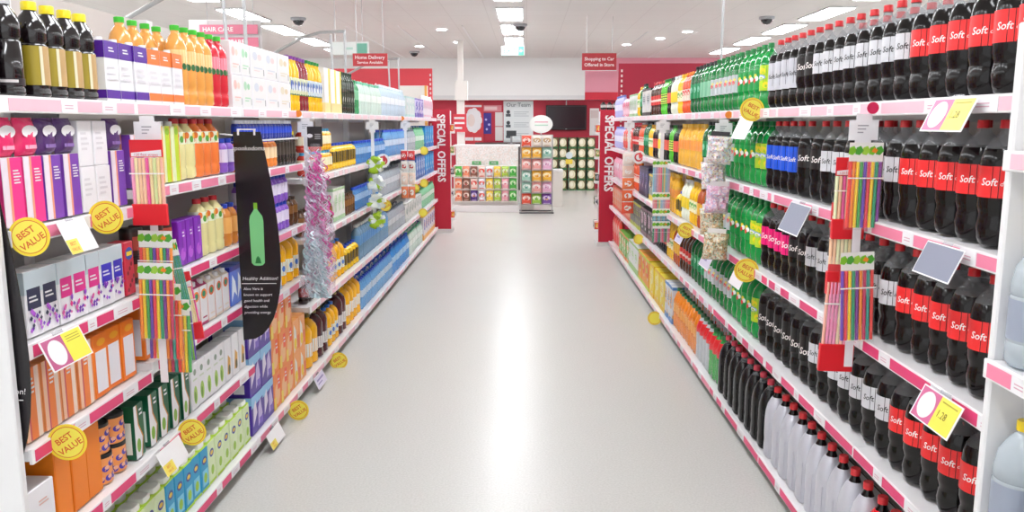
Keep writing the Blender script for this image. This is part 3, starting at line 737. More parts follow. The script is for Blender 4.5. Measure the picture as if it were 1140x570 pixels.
for i in range(10):
    bay('L', lb[i], lb[i + 1], LS.get(i + 1, LF), f'{ORD[i]} white shelving bay from near end of the left run', spine=2.2 if i < 4 else 1.8, seed=i)
rb = [1.912, 2.75, 3.85, 4.95, 6.05, 7.15, 8.25, 9.35, 10.45, 11.3]
for i in range(9):
    bay('R', rb[i], rb[i + 1], RF, f'{ORD[i]} white shelving bay from near end of the right run', spine=1.8, seed=i)
bay('R', .9, 1.884, [1.66, 1.18, .75, .12], 'white shelving bay of clear water bottles before the right end panel', x=1.08, spine=1.9, seed=30)
def panel(name, x0, x1, y0, y1, h, label):
    return tag(MB().box(x0, x1, y0, y1, 0, h, M('#e9e8e9', .45), .004).build(name), label, 'panel')
panel('end_panel', 1.09, 1.66, 1.886, 1.91, 1.94, 'tall white end panel beside the near cola bottles')
panel('end_panel', -1.9, -1.386, 2.122, 2.148, 1.70, 'white end panel at near end of left shelves')

# ------------------------------------------------------------------ goods, right run
r1, r2, r3, r4, r5 = ['%s shelf on right' % w for w in ('top', 'second', 'third', 'fourth', 'bottom')]
REDD, SILD, DRKD = 'red label cola bottle', 'silver label cola bottle', 'dark label cola bottle'
LOGD, SGD, LEMD, PLD = 'green soda bottle with logo', 'silver label green soda bottle', 'lemon label green soda bottle', 'dark green soda bottle'
Z = RF[0]
run('R', C_RED, 1.99, 2.66, Z, REDD, r1, 6)
run('R', C_SIL, 2.66, 3.53, Z, SILD, r1, 8)
run('R', C_DRK, 3.53, 3.75, Z, DRKD, r1, 2)
run('R', C_WID, 3.75, 4.18, Z, 'wide grey label cola bottle', r1, 4)
run('R', G_LEM, 4.165, 4.365, Z, LEMD, r1, 1, gap=1)
run('R', G_LOGO, 4.32, 4.77, Z, LOGD, r1, 4)
run('R', G_SIL, 4.77, 5.44, Z, SGD, r1, 6)
run('R', G_MINT, 5.44, 5.76, Z, 'pale label green soda bottle', r1, 3)
run('R', G_TEAL, 5.76, 6.1, Z, PLD, r1, 3)
run('R', O_SODA, 6.1, 6.4, Z, 'orange red soda bottle', r1, 3)
run('R', Y_SODA, 6.4, 6.6, Z, 'yellow soda bottle', r1, 2)
run('R', W_SODA, 6.6, 6.9, Z, 'pale lemonade bottle', r1, 3)
run('R', K_SODA, 6.9, 7.1, Z, 'dark soda bottle', r1, 2)
run('R', L_SODA, 7.1, 7.4, Z, 'bright lime soda bottle', r1, 3)
run('R', R_SODA, 7.42, 7.98, Z, 'red striped soda bottle', r1, 6)
GX1 = generic('drink_multipack', .25, .2, .26, '#e6e2de', '#2a2628', '#c9c9cc', seed=3)
run('R', GX1, 8.0, 8.52, Z, 'black and white drink multipack', r1, 2)
run('R', G_TEAL, 8.55, 8.75, Z, 'far dark green soda bottle', r1, 2)
run('R', Y_SODA, 8.76, 8.95, Z, 'far yellow soda bottle', r1, 2)
GX2 = generic('drink_carton', .12, .12, .24, '#f1f1ee', '#a9cfa0', '#d9e6cf', seed=4)
run('R', GX2, 8.97, 9.6, Z, 'white and green carton', r1, 5)
CR1 = crisps('drink_pouch_pack', '#f4c9d6', '#f06a8f', '#fbf2f4', seed=2)
run('R', CR1, 9.62, 10.3, Z, 'pink and white pouch pack', r1, 4)
run('R', V_SODA, 10.32, 11.2, Z, 'lavender bottle', r1, 10)
Z = RF[1]
run('R', C_RED, 1.98, 2.68, Z, REDD, r2, 6)
run('R', C_SIL, 2.68, 3.38, Z, SILD, r2, 6)
run('R', C_DRK, 3.38, 3.7, Z, DRKD, r2, 3)
run('R', C_BLU, 3.7, 4.13, Z, 'blue label cola bottle', r2, 4)
run('R', G_LEM, 4.13, 4.34, Z, LEMD, r2, 2)
run('R', G_LOGO, 4.34, 4.77, Z, LOGD, r2, 4)
run('R', G_SIL, 4.77, 5.3, Z, SGD, r2, 5)
run('R', G_TEAL, 5.3, 5.62, Z, PLD, r2, 3)
run('R', W6_YEL, 5.62, 6.52, Z, 'yellow and orange soda multipack', r2, 4)
run('R', K_SODA, 6.54, 6.74, Z, 'dark soda bottle', r2, 2)
run('R', L_SODA, 6.74, 6.95, Z, 'bright lime soda bottle', r2, 2)
run('R', K_SODA, 6.96, 7.25, Z, 'second batch dark soda bottle', r2, 3)
run('R', W_SODA, 7.27, 7.5, Z, 'pale lemonade bottle', r2, 2)
run('R', K_SODA, 7.5, 7.8, Z, 'third batch dark soda bottle', r2, 3)
run('R', Y_SODA, 7.8, 8.1, Z, 'yellow soda bottle', r2, 3)
run('R', G_TEAL, 8.1, 8.4, Z, 'far dark green soda bottle', r2, 3)
run('R', O_SODA, 8.4, 8.8, Z, 'orange red soda bottle', r2, 4)
CR2 = crisps('drink_pouch_pack', '#e9534a', '#f7e6da', '#f0a030', w=.15, h=.24, seed=5)
run('R', R_SODA, 8.82, 9.3, Z, 'red striped soda bottle', r2, 5)
run('R', CR2, 9.32, 10.2, Z, 'red pouch pack', r2, 5)
run('R', V_SODA, 10.22, 11.2, Z, 'lavender bottle', r2, 11)
Z = RF[2]
run('R', C_RED, 1.97, 2.64, Z, REDD, r3, 6)
run('R', C_SIL, 2.64, 3.5, Z, SILD, r3, 8)
run('R', C_DRK, 3.5, 3.73, Z, DRKD, r3, 2)
run('R', C_PNK, 3.73, 4.16, Z, 'magenta label cola bottle', r3, 4)
run('R', G_LEM, 4.16, 4.37, Z, LEMD, r3, 2)
run('R', G_LOGO, 4.37, 4.79, Z, LOGD, r3, 4)
run('R', G_SIL, 4.79, 5.2, Z, SGD, r3, 4)
run('R', G_TEAL, 5.2, 5.5, Z, PLD, r3, 3)
run('R', B_SODA, 5.52, 5.72, Z, 'amber soda bottle', r3, 2)
run('R', Y_SODA, 5.72, 6.0, Z, 'yellow soda bottle', r3, 3)
run('R', W_SODA, 6.0, 6.3, Z, 'pale lemonade bottle', r3, 3)
run('R', BLKY, 6.3, 6.55, Z, 'black banded yellow bottle', r3, 2, tiers=1)
run('R', W6_YEL, 6.56, 7.0, Z, 'yellow and orange soda multipack', r3, 2)
GX3 = generic('juice_multipack', .22, .2, .24, '#8f9a96', '#f0d040', '#4a4a52', seed=6)
run('R', GX3, 7.03, 7.96, Z, 'grey and yellow juice multipack', r3, 4)
GX4 = generic('juice_multipack', .2, .2, .28, '#4a4a70', '#2c2c44', '#7a7ab0', seed=7)
run('R', GX4, 8.0, 8.65, Z, 'dark blue juice multipack', r3, 3)
run('R', O_SODA, 8.7, 9.6, Z, 'orange red soda bottle', r3, 9)
CR3 = crisps('drink_pouch_pack', '#f3a8be', '#fbeaf0', '#d95a8a', w=.15, h=.26, seed=8)
run('R', CR3, 9.62, 11.2, Z, 'pink pouch pack', r3, 9)
Z = RF[3]
run('R', C_RED, 1.96, 2.62, Z, REDD, r4, 6)
run('R', C_SIL, 2.62, 3.4, Z, SILD, r4, 7)
C_SDK4 = C_SDK
run('R', C_SDK, 3.4, 4.15, Z, 'black label cola bottle', r4, 7)
run('R', G_LEM, 4.15, 4.27, Z, LEMD, r4, 1)
run('R', G_LOGO, 4.27, 4.7, Z, LOGD, r4, 4)
run('R', G_SIL, 4.7, 5.42, Z, SGD, r4, 7)
run('R', G_TEAL, 5.42, 5.9, Z, PLD, r4, 4)
run('R', R_SODA, 5.9, 6.3, Z, 'red striped soda bottle', r4, 4)
run('R', B_SODA, 6.3, 6.6, Z, 'amber soda bottle', r4, 3)
run('R', Y_SODA, 6.6, 6.9, Z, 'yellow soda bottle', r4, 3)
run('R', K_SODA, 6.9, 7.5, Z, 'dark soda bottle', r4, 6)
GX5 = generic('drink_multipack', .22, .2, .27, '#3a3336', '#7a5a66', '#c9a9b8', seed=9)
run('R', GX5, 7.55, 8.45, Z, 'dark plum drink multipack', r4, 4)
GX6 = generic('drink_carton', .1, .12, .26, '#8a8688', '#c9d24a', '#5a5458', seed=10)
run('R', GX6, 8.5, 9.3, Z, 'grey and lime carton', r4, 8)
GX7 = generic('drink_carton', .1, .12, .28, '#f08a5a', '#e9503a', '#f6c9a8', seed=11)
run('R', GX7, 9.32, 11.2, Z, 'orange and coral carton', r4, 17)
for zz_, nm in zip(RF[:4], (r1, r2, r3, r4)):
    run('R', C_RED, 2.03, 2.66, zz_, 'red label cola bottle', 'back row, ' + nm, 5, row=1, gap=1)
    run('R', C_SIL, 2.7, 3.5, zz_, 'silver label cola bottle', 'back row, ' + nm, 7, row=1, gap=1)
Z = RF[4]
run('R', S_RED, 1.95, 2.72, Z, 'red shrink wrapped bottle', r5, 7, dx=-.015)
run('R', S_SIL, 2.72, 3.9, Z, 'silver shrink wrapped bottle', r5, 10, dx=-.015)
run('R', S_BLK, 3.9, 4.87, Z, 'black shrink wrapped bottle', r5, 8, dx=-.015)
run('R', W6_RGN, 4.9, 5.2, Z, 'red and green soda twin pack', r5, 3)
run('R', W6_RSV, 5.2, 5.6, Z, 'red and silver soda twin pack', r5, 4)
run('R', W6_ORA, 5.6, 6.5, Z, 'orange soda twin pack', r5, 9)
GXB = generic('juice_carton', .11, .14, .3, '#e8eaf0', '#5a8fd0', '#f0b04a', seed=12)
run('R', GXB, 6.5, 6.85, Z, 'blue dotted white carton', r5, 3)
GX8 = generic('juice_multipack', .26, .22, .3, '#f4d832', '#f0c024', '#f7e9a0', seed=13)
run('R', GX8, 6.87, 7.75, Z, 'yellow juice multipack', r5, 3)
GX9 = generic('juice_multipack', .24, .22, .3, '#f1a02c', '#c9d82e', '#f05a2a', seed=14)
run('R', GX9, 7.77, 8.55, Z, 'orange and lime juice multipack', r5, 3)
GXA = generic('juice_multipack', .24, .22, .3, '#f0f1ec', '#a9d080', '#e3ecd6', seed=15)
run('R', GXA, 8.57, 9.35, Z, 'white and green juice multipack', r5, 3)
GXC = generic('juice_multipack', .24, .22, .28, '#6fb83a', '#f08a3a', '#e8f0c8', seed=16)
run('R', GXC, 9.37, 10.35, Z, 'green and orange juice multipack', r5, 4)
CR4 = crisps('drink_pouch_pack', '#f0453a', '#f9e0d2', '#f39a7a', w=.2, h=.38, seed=9)
run('R', CR4, 10.37, 11.2, Z, 'red and white pouch pack', r5, 4)
for z, nm in ((1.18, 'upper'), (.75, 'lower')):
    for i, y in enumerate((1.82, 1.685, 1.55)):
        WBIG.place((1.08 + .062, y, z), -PI / 2, f'{ORD[i]} clear water bottle from white end panel, {nm} shelf beside it', f'clear water bottles on the {nm} near shelf')

# ------------------------------------------------------------------ goods, left run
l1 = 'top shelf on left'
Z = 1.793
run('L', SQ_DARK, 2.17, 2.4, Z, 'dark squash bottle without label', l1, 2)
run('L', SQ_GOLD, 2.42, 2.79, Z, 'dark squash bottle with gold label', l1, 4)
run('L', SQ_GOLD, 2.2, 2.4, Z, 'yellow capped squash bottle behind', l1, 2, row=1)
run('L', BK_P, 2.8, 3.12, Z, 'purple topped soya carton', l1, 3)
run('L', BK_O, 3.13, 3.44, Z, 'orange topped soya carton', l1, 3)
run('L', J_ORT, 3.45, 3.81, Z, 'green capped orange juice bottle', l1, 4)
run('L', J_RDT, 3.815, 4.0, Z, 'green capped red juice bottle', l1, 2)
run('L', J_ORT, 3.17, 3.6, Z, 'green capped orange bottle behind the cartons', l1, 5, row=1)
run('L', MP_A, 4.01, 4.155, Z, 'pink printed white carton', l1, 1, tiers=2)
run('L', MP_B, 4.156, 4.3, Z, 'green printed white carton', l1, 1, tiers=2)
run('L', MP_C, 4.302, 4.772, Z, 'grey printed white carton', l1, 2, tiers=2)
run('L', MP_D, 4.774, 5.01, Z, 'cream printed white carton', l1, 1, tiers=2)
run('L', J_YEP, 4.4, 4.95, Z, 'purple capped yellow bottle behind cartons', l1, 4, row=3, gap=1)
run('L', J_YEP, 5.02, 5.24, Z, 'purple capped yellow bottle', l1, 3)
run('L', J_RDP, 5.24, 5.46, Z, 'purple capped red bottle', l1, 3)
run('L', J_YEG, 5.46, 5.83, Z, 'green capped yellow bottle', l1, 5)
run('L', B_YWH, 5.86, 6.4, Z, 'white and yellow carton', l1, 3)
WINE = juice('dark_green_bottle', M('#14301f', .15, coat=.5), M('#12301e', .4), M('#2c3a2c', .4), H=.32, R=.037, ex=(lambda m, r: (blob(m, r, .1, .1, .5, .03, M('#e9e4e0', .4)), blob(m, r, .15, .3, .3, .02, M('#c23a3a', .4))),), z0=.05, z1=.16)
run('L', WINE, 6.42, 6.9, Z, 'dark green glass bottle', l1, 6)
run('L', WATG, 6.9, 7.1, Z, 'green water bottle', l1, 2)
run('L', W6_MNT, 7.12, 8.2, Z, 'mint capped water multipack', l1, 5)
run('L', W6_PAL, 8.2, 9.8, Z, 'pale blue water multipack', l1, 6)
GY1 = generic('wrapped_pack', .25, .2, .24, '#dfeae8', '#bfe0dc', '#eef4f2', seed=21)
run('L', GY1, 9.82, 10.6, Z, 'pale green wrapped pack', l1, 3)
GY2 = generic('wrapped_pack', .22, .2, .24, '#d2c9ea', '#8a78c8', '#4a4ac0', seed=22)
run('L', GY2, 10.62, 11.5, Z, 'lilac wrapped pack', l1, 4)
CR5 = crisps('wrapped_pack', '#f0ecf2', '#f0b0c4', '#e6dff0', w=.2, h=.3, seed=12)
run('L', CR5, 11.52, 12.7, Z, 'white and pink wrapped pack', l1, 6)

a1 = 'second shelf of first left bay'
Z = 1.436
run('L', B_PNK, 2.2, 2.4, Z, 'pink and white drink carton', a1, 2)
run('L', B_PUR, 2.4, 2.6, Z, 'purple and white drink carton', a1, 2)
for pr, y0, y1, d in ((P_PNK, 2.2, 2.4, 'pink drink pouch lying on cartons'), (P_PUR, 2.4, 2.6, 'purple drink pouch lying on cartons')):
    run('L', pr, y0, y1, Z + .1905, d, a1, 2)
run('L', B_WHT, 2.6, 2.79, Z, 'plain white carton', a1, 2, tiers=2)
run('L', B_PUR, 2.8, 2.9, Z, 'purple carton beside the white cartons', a1, 1)
run('L', P_PUR, 2.8, 2.9, Z + .1905, 'purple drink pouch beside the white cartons', a1, 1)
a2 = 'third shelf of first left bay'; Z = 1.114
for pr, y0, n, d in ((B_FNV, 2.25, 2, 'navy banded floral tea box'), (B_FPK, 2.417, 3, 'pink banded floral tea box'), (B_FBL, 2.668, 2, 'blue banded floral tea box')):
    run('L', pr, y0, y0 + .0835 * n, Z, d, a2, n)
run('L', B_RDP, 2.84, 2.915, Z, 'red berry carton', a2, 1)
a3 = 'fourth shelf of first left bay'; Z = .822
run('L', B_STR, 2.2, 2.58, Z, 'orange carton with pale stripes', a3, 4)
run('L', B_STW, 2.58, 2.87, Z, 'orange carton with white panel', a3, 3)
a4 = 'fifth shelf of first left bay'; Z = .512
run('L', B_YFL, 2.17, 2.31, Z, 'white pack with yellow fruit', a4, 1)
run('L', B_ORG, 2.32, 2.585, Z, 'plain orange carton', a4, 3)
run('L', JAR, 2.59, 2.79, Z, 'orange dessert jar', a4, 2, tiers=2)
run('L', B_GRN, 2.8, 2.91, Z, 'dark green tea box beside the jars', a4, 1)
a5 = 'bottom shelf on left'; Z = .12
YR = [(2.17, 3.03, CT_G, 'green milk drink carton', 10), (3.03, 3.46, CT_B, 'blue milk drink carton', 5), (3.46, 4.02, CT_G, 'far green milk drink carton', 6)]
for row, rw in enumerate(('front row', 'middle row', 'back row')):
    for y0, y1, pr, d, n in YR:
        if row > 0: pr = CT_G; d = d.replace('blue milk', 'green lidded')
        run('L', pr, y0, y1, Z, d, rw + ', ' + a5, n, row=row)
b1 = 'second shelf of second left bay'; Z = 1.488
run('L', B_PUR, 2.95, 3.13, Z, 'purple carton behind the straws', b1, 2)
run('L', B_LIM, 3.14, 3.37, Z, 'lime juice carton', b1, 3)
run('L', J_PAL, 3.38, 3.56, Z, 'pale lemon smoothie bottle', b1, 2)
run('L', J_ORA, 3.56, 3.84, Z, 'orange smoothie bottle', b1, 3)
run('L', SP_PUR, 3.86, 4.02, Z, 'purple sports bottle', b1, 2)
b2 = 'third shelf of second left bay'; Z = 1.14
run('L', JARK, 2.94, 3.28, Z, 'dark preserve jar', b2, 4, tiers=2)
run('L', B_PSL, 3.29, 3.55, Z, 'shiny purple slim carton', b2, 3)
run('L', J_PAL, 3.56, 3.84, Z, 'pale lemon smoothie bottle', b2, 3)
run('L', SP_BRN, 3.86, 4.02, Z, 'amber sports bottle', b2, 2)
b3 = 'fourth shelf of second left bay'; Z = .849
run('L', B_STW, 2.94, 3.23, Z, 'orange carton behind the straws', b3, 3)
run('L', TB_M, 3.25, 3.56, Z, 'maroon topped gable carton', b3, 4)
run('L', TB_O, 3.56, 3.84, Z, 'orange dotted gable carton', b3, 3)
run('L', B_BLP, 3.85, 4.03, Z, 'blue ice pack', b3, 2)
b4 = 'fifth shelf of second left bay'; Z = .512
run('L', B_GRN, 2.93, 3.32, Z, 'dark green tea box', b4, 4)
run('L', B_LEF, 3.33, 3.72, Z, 'white tea box with green leaf', b4, 5)
run('L', B_BRL, 3.72, 4.02, Z, 'white tea box with amber leaf', b4, 4)
c1 = 'second shelf of third left bay'; Z = 1.48
run('L', SP_ORA, 4.06, 4.72, Z, 'orange sports bottle', c1, 9)
run('L', SP_DRK, 4.74, 5.1, Z, 'dark bottle with yellow cap', c1, 6)
c2 = 'third shelf of third left bay'; Z = 1.107
run('L', SP_PUR, 4.06, 4.9, Z, 'purple sports bottle', c2, 12, tiers=2)
run('L', BRNT, 4.92, 5.1, Z, 'dark iced tea bottle', c2, 2)
c3 = 'fourth shelf of third left bay'; Z = .776
GZ1 = generic('white_printed_pack', .12, .14, .2, '#e9ebf0', '#8fa0c0', '#c9d0dc', seed=31)
run('L', GZ1, 4.06, 4.68, Z, 'white printed pack', c3, 4)
run('L', BIGY, 4.7, 5.1, Z, 'orange juice bottle', c3, 3)
run('L', B_CHO, 4.04, 4.42, .12, 'purple juice multipack', a5, 2, tiers=3)
run('L', B_ORM, 4.422, 4.83, .12, 'orange juice multipack', a5, 3, tiers=3)
run('L', B_ORP, 4.832, 5.11, .12, 'pale orange juice multipack', a5, 2, tiers=2)
d1 = 'second shelf on left'; Z = 1.38
run('L', SP_RED, 5.3, 5.75, Z, 'red sports bottle', d1, 6, tiers=2)
run('L', SP_YEL, 5.75, 6.05, Z, 'yellow sports bottle', d1, 4, tiers=2)
run('L', BLKY, 6.08, 6.9, Z, 'black and yellow bottle', d1, 8)
run('L', WAT1, 6.92, 8.32, Z, 'small blue water bottle', d1, 19)
run('L', W6_BLU, 8.35, 9.9, Z, 'blue water multipack', d1, 7)
run('L', W6_GRY, 9.92, 10.6, Z, 'grey water multipack', d1, 3)
run('L', W6_GRN, 10.65, 11.55, Z, 'green water multipack', d1, 4)
GY3 = generic('wrapped_pack', .22, .2, .3, '#1e98dc', '#1272c0', '#5fc0f0', seed=23)
run('L', GY3, 11.6, 12.7, Z, 'bright blue wrapped pack', d1, 5)
d2 = 'third shelf on left'; Z = 1.0
run('L', BRNT, 5.2, 6.0, Z, 'brown iced tea bottle', d2, 11)
run('L', GX2, 6.02, 6.4, Z, 'white carton', d2, 3)
run('L', BRNT, 6.42, 6.8, Z, 'far brown iced tea bottle', d2, 5)
run('L', WAT1, 6.82, 7.9, Z, 'small blue water bottle', d2, 15)
run('L', W6_GRY, 7.95, 9.3, Z, 'grey water multipack', d2, 6)
GY4 = generic('wrapped_pack', .24, .2, .22, '#eef0ee', '#cfd8d4', '#b8c4c0', seed=24)
run('L', GY4, 9.32, 10.6, Z, 'white wrapped pack', d2, 5)
GY5 = generic('wrapped_pack', .22, .2, .3, '#3f78c8', '#2a58a8', '#c9daf0', seed=25)
run('L', GY5, 10.62, 11.55, Z, 'blue wrapped pack', d2, 4)
run('L', GY3, 11.6, 12.7, Z, 'bright blue wrapped pack', d2, 5)
d3 = 'fourth shelf on left'; Z = .563
run('L', SP_COK, 5.2, 5.75, Z, 'dark red sports bottle', d3, 8)
run('L', BIGY, 5.77, 6.35, Z, 'orange juice bottle', d3, 5)
run('L', BLKY, 6.37, 6.9, Z, 'black and yellow bottle', d3, 5)
run('L', WAT2, 6.92, 8.4, Z, 'tall pale water bottle', d3, 16)
run('L', W6_GRY, 8.42, 9.6, Z, 'grey water multipack', d3, 5)
run('L', GY4, 9.62, 11.1, Z, 'white wrapped pack', d3, 6)
run('L', W6_GRN, 11.15, 12.7, Z, 'green water multipack', d3, 7)
Z = .12
run('L', BIGYS, 5.2, 5.48, Z, 'large orange juice bottle', a5, 2)
run('L', BIGM, 5.48, 5.74, Z, 'blackcurrant bottle', a5, 2)
run('L', BIGY, 5.76, 6.1, Z, 'orange juice bottle with blue cap', a5, 3)
run('L', BIGM, 6.1, 6.36, Z, 'far blackcurrant bottle', a5, 2)
run('L', BIGYS, 6.38, 6.95, Z, 'far large orange juice bottle', a5, 4)
run('L', W6_BLU, 6.97, 8.6, Z, 'blue water multipack', a5, 7)
run('L', W6_AZU, 8.62, 9.9, Z, 'azure water multipack', a5, 6)
run('L', W6_MNT, 9.92, 11.2, Z, 'mint water multipack', a5, 6)
GY6 = generic('wrapped_pack', .22, .2, .34, '#e6e2ea', '#f0b45a', '#4a48b0', seed=26)
run('L', GY6, 11.25, 12.7, Z, 'white and orange wrapped pack', a5, 6)
# ------------------------------------------------------------------ tags and cards on the rails
YTAG = M('#f4e452', .42); YRIM = M('#f3d632', .42); OTX = M('#d9642a', .5)
def value_tag(loc, r, tilt, yaw, label, words=True, clip=True, rail_dx=0.):
    m = MB()
    disc = [(r * math.cos(2 * PI * i / 36), r * math.sin(2 * PI * i / 36)) for i in range(36)]
    m.slab(disc, .0012, YRIM)
    o = m.build('value_tag', None, loc, yaw); tag(o, label, 'sign', 'yellow round tags on the shelf rails')
    f = MB(); q = .86
    f.add([(x * q, -.0004, z * q) for x, z in disc], [tuple(range(36))], OTX)
    q = .82; f.add([(x * q, -.0008, z * q) for x, z in disc], [tuple(range(36))], YTAG)
    if words:
        c, s_ = math.cos(tilt), math.sin(tilt); k = r * .46
        for t, dz in (('BEST', .27), ('VALUE', -.27)):
            f.text(t, k, OTX, x=-s_ * dz * r * 1.0, z=c * dz * r, y=-.0012, bold=.02, rot=tilt)
    f.build('printed_face', o)
    MB().box(-.004, .004, .0012, .004, -r * .3, r * .3, CLEAR).box(-.004, abs(rail_dx) if rail_dx > 0 else .004, .0015, .004, -.004, .004, CLEAR).box(-abs(rail_dx) if rail_dx < 0 else -.004, .004, .0015, .004, -.004, .004, CLEAR).build('clip', o)
    return o
tl = math.radians(33)
for i, (y, z, r, w) in enumerate(((2.17, 1.419, .053, 'beside the black hanging sign, second shelf'), (2.58, 1.425, .053, 'below the purple cartons, second shelf'),
        (2.26, .805, .055, 'above the plain orange cartons'), (3.12, .502, .055, 'above the green milk drink cartons'), (4.61, .06, .06, 'below the orange multipacks'), (5.66, .05, .063, 'below the large orange juice bottles'))):
    value_tag((-1.33, y, z), r, tl, .12, f'yellow best value tag {w}', rail_dx=-.055)
for i, (y, z, w) in enumerate(((10.81, 1.363, 'far left second rail'), (10.75, .948, 'far left third rail'), (9.87, .947, 'left third rail beside the orange pouch strip'), (7.77, .951, 'left third rail below the green bows'), (10.59, .578, 'far left fourth rail'))):
    value_tag((-1.33, y, z), .055, tl, .12, f'small yellow tag on {w}', words=i == 3, rail_dx=-.055)
tr_ = math.radians(-28)
for y, z, r, w, wd in ((4.11, 1.785, .057, 'on the top right rail by the lemon soda', 1), (4.08, .994, .06, 'on the third right rail above lemon soda', 1), (5.67, .99, .055, 'on the third right rail by the juice bottles', 1), (6.9, .075, .06, 'on the bottom right rail by the twin packs', 0), (8.02, .599, .05, 'on the far fourth right rail', 0)):
    value_tag((1.10, y, z), r, tr_, -.12, f'yellow round tag {w}', words=bool(wd), rail_dx=.05)
def dot_tag(loc, r, mat, label, yaw=0, ring=None):
    d = [(r * math.cos(2 * PI * i / 24), r * math.sin(2 * PI * i / 24)) for i in range(24)]
    m = MB().slab(d, .0012, mat)
    if ring:
        m.add([(x * .66, -.0005, z * .66) for x, z in d], [tuple(range(24))], ring); m.add([(x * .42, -.001, z * .42) for x, z in d], [tuple(range(24))], mat)
        m.add([(x * .22 + r * .2, -.0014, z * .5 + r * .25) for x, z in d], [tuple(range(24))], ring)
    o = m.build('round_rail_marker', None, loc, yaw); tag(o, label, 'sign', 'round rail markers')
dot_tag((1.115, 2.72, 1.768), .019, M('#c9104e', .4), 'crimson dot marker above the cola straw strip')
dot_tag((1.12, 4.66, 1.765), .02, M('#ef8a2a', .4), 'orange dot marker above the party bag strip')
dot_tag((-1.36, 4.98, 1.775), .02, M('#ef8a2a', .4), 'orange dot marker above the pink tinsel strip')
dot_tag((-1.37, 9.2, 1.77), .025, M('#ef8a2a', .4), 'orange dot marker above the orange pouch strip')
dot_tag((1.1, 8.15, 1.39), .065, M('#f4f2f2', .4), 'white round sign with red ring on right', 0, M('#d8404a', .4))
dot_tag((-1.33, 7.69, 1.375), .065, M('#f4f2f2', .4), 'white round sign with red ring on left', 0, M('#d8404a', .4))

def card(side, y0, y1, z, h, kind, label, tiltdeg=24, x=None):
    """price card hung along a rail, its foot swung out into the aisle"""
    w = y1 - y0; m = MB().box(-w / 2, w / 2, 0, .0015, -h, 0, M('#f3f1f3', .35))
    o = None
    pts = lambda u0, u1, t0, t1, k: [(-w / 2 + u0 * w, -.0006 * k, -h + t0 * h), (-w / 2 + u1 * w, -.0006 * k, -h + t0 * h), (-w / 2 + u1 * w, -.0006 * k, -h + t1 * h), (-w / 2 + u0 * w, -.0006 * k, -h + t1 * h)]
    q = [(0, 1, 2, 3)]
    if kind in ('offer',):
        m.add(pts(.03, .5, .04, .96, 1), q, M('#c05c8a', .4))
        m.add([(-w * .235 + w * .19 * math.cos(i * PI / 12), -.0012, -h / 2 + h * .4 * math.sin(i * PI / 12)) for i in range(24)], [tuple(range(24))], PAP)
        m.add(pts(.5, .97, .04, .96, 1), q, M('#f1e64e', .4))
        for k in range(3): m.add(pts(.56, .9, .82 - .08 * k, .85 - .08 * k, 2), q, M('#b9ab3a', .5))
    elif kind == 'price':
        m.add(pts(.03, .5, .04, .96, 1), q, M('#d36a97', .4))
        m.add([(-w * .235 + w * .19 * math.cos(i * PI / 12), -.0012, -h / 2 + h * .4 * math.sin(i * PI / 12)) for i in range(24)], [tuple(range(24))], PAP)
        m.add(pts(.5, .97, .04, .96, 1), q, M('#efe65a', .4))
        m.text('1.28', h * .3, M('#8a7a2a', .5), x=w * .18, z=-h * .5, y=-.0014)
        m.add(pts(.56, .92, .82, .86, 2), q, M('#b9ab3a', .5))
    elif kind == 'grey':
        m.add(pts(.02, .98, .04, .96, 1), q, M('#868a9c', .5))
    elif kind == 'yellowfoot':
        m.add(pts(.0, .4, .0, .45, 1), q, M('#f2de62', .4))
        m.text('BEST', h * .16, OTX, x=-w * .3, z=-h * .68, y=-.0012); m.text('VALUE', h * .14, OTX, x=-w * .3, z=-h * .86, y=-.0012)
    elif kind == 'lilac':
        m.add(pts(.02, .98, .04, .96, 1), q, M('#d6cfe4', .5)); m.add(pts(.15, .85, .55, .7, 2), q, M('#8f84b4', .5)); m.add(pts(.15, .6, .3, .4, 2), q, M('#8f84b4', .5))
    X = x if x is not None else (1.12 if side == 'R' else -1.358)
    o = m.build('hanging_price_card', None, (X, (y0 + y1) / 2, z)); tag(o, label, 'price card', 'price cards hung on the rails')
    o.rotation_mode = 'XYZ'
    # first the swing about the rail, then facing the aisle
    o.rotation_euler = (Matrix.Rotation(-PI / 2 if side == 'R' else PI / 2, 3, 'Z') @ Matrix.Rotation(math.radians(-tiltdeg), 3, 'X')).to_euler()
    MB().box(-w * .12, w * .12, .0016, .004, -.012, .01, CLEAR).build('clip', o)
    return o
card('L', 2.2, 2.41, 1.118, .095, 'offer', 'pink and yellow offer card over the striped orange cartons', x=-1.352)
card('L', 2.35, 2.5, 1.433, .1, 'yellowfoot', 'white card with yellow corner over the floral tea boxes')
card('L', 2.86, 3.06, .515, .095, 'yellowfoot', 'white card with yellow corner over the milk drink cartons')
card('L', 4.1, 4.32, .1, .085, 'yellowfoot', 'white and yellow card below the purple multipacks')
card('L', 5.08, 5.3, .1, .08, 'lilac', 'lilac price card below the large orange juice bottles')
card('R', 2.1, 2.32, 1.785, .095, 'price', 'offer price card on the top right rail')
card('R', 2.1, 2.3, 1.398, .095, 'grey', 'grey card on the second right rail over red labels')
card('R', 2.04, 2.25, 1.0, .095, 'price', 'offer price card on the third right rail')
card('R', 3.25, 3.5, 1.395, .13, 'grey', 'grey card on the second right rail over dark labels')
card('R', 4.8, 5.05, .99, .14, 'lilac', 'lilac card on the third right rail by party bags')
card('R', 4.12, 4.4, 1.75, .12, 'plain', 'white card under the yellow tag, top right rail')
card('R', 5.72, 5.95, .99, .12, 'lilac', 'lilac card behind the yellow tag, third right rail')
card('R', 4.12, 4.34, .985, .11, 'plain', 'white card under the yellow tag, third right rail')

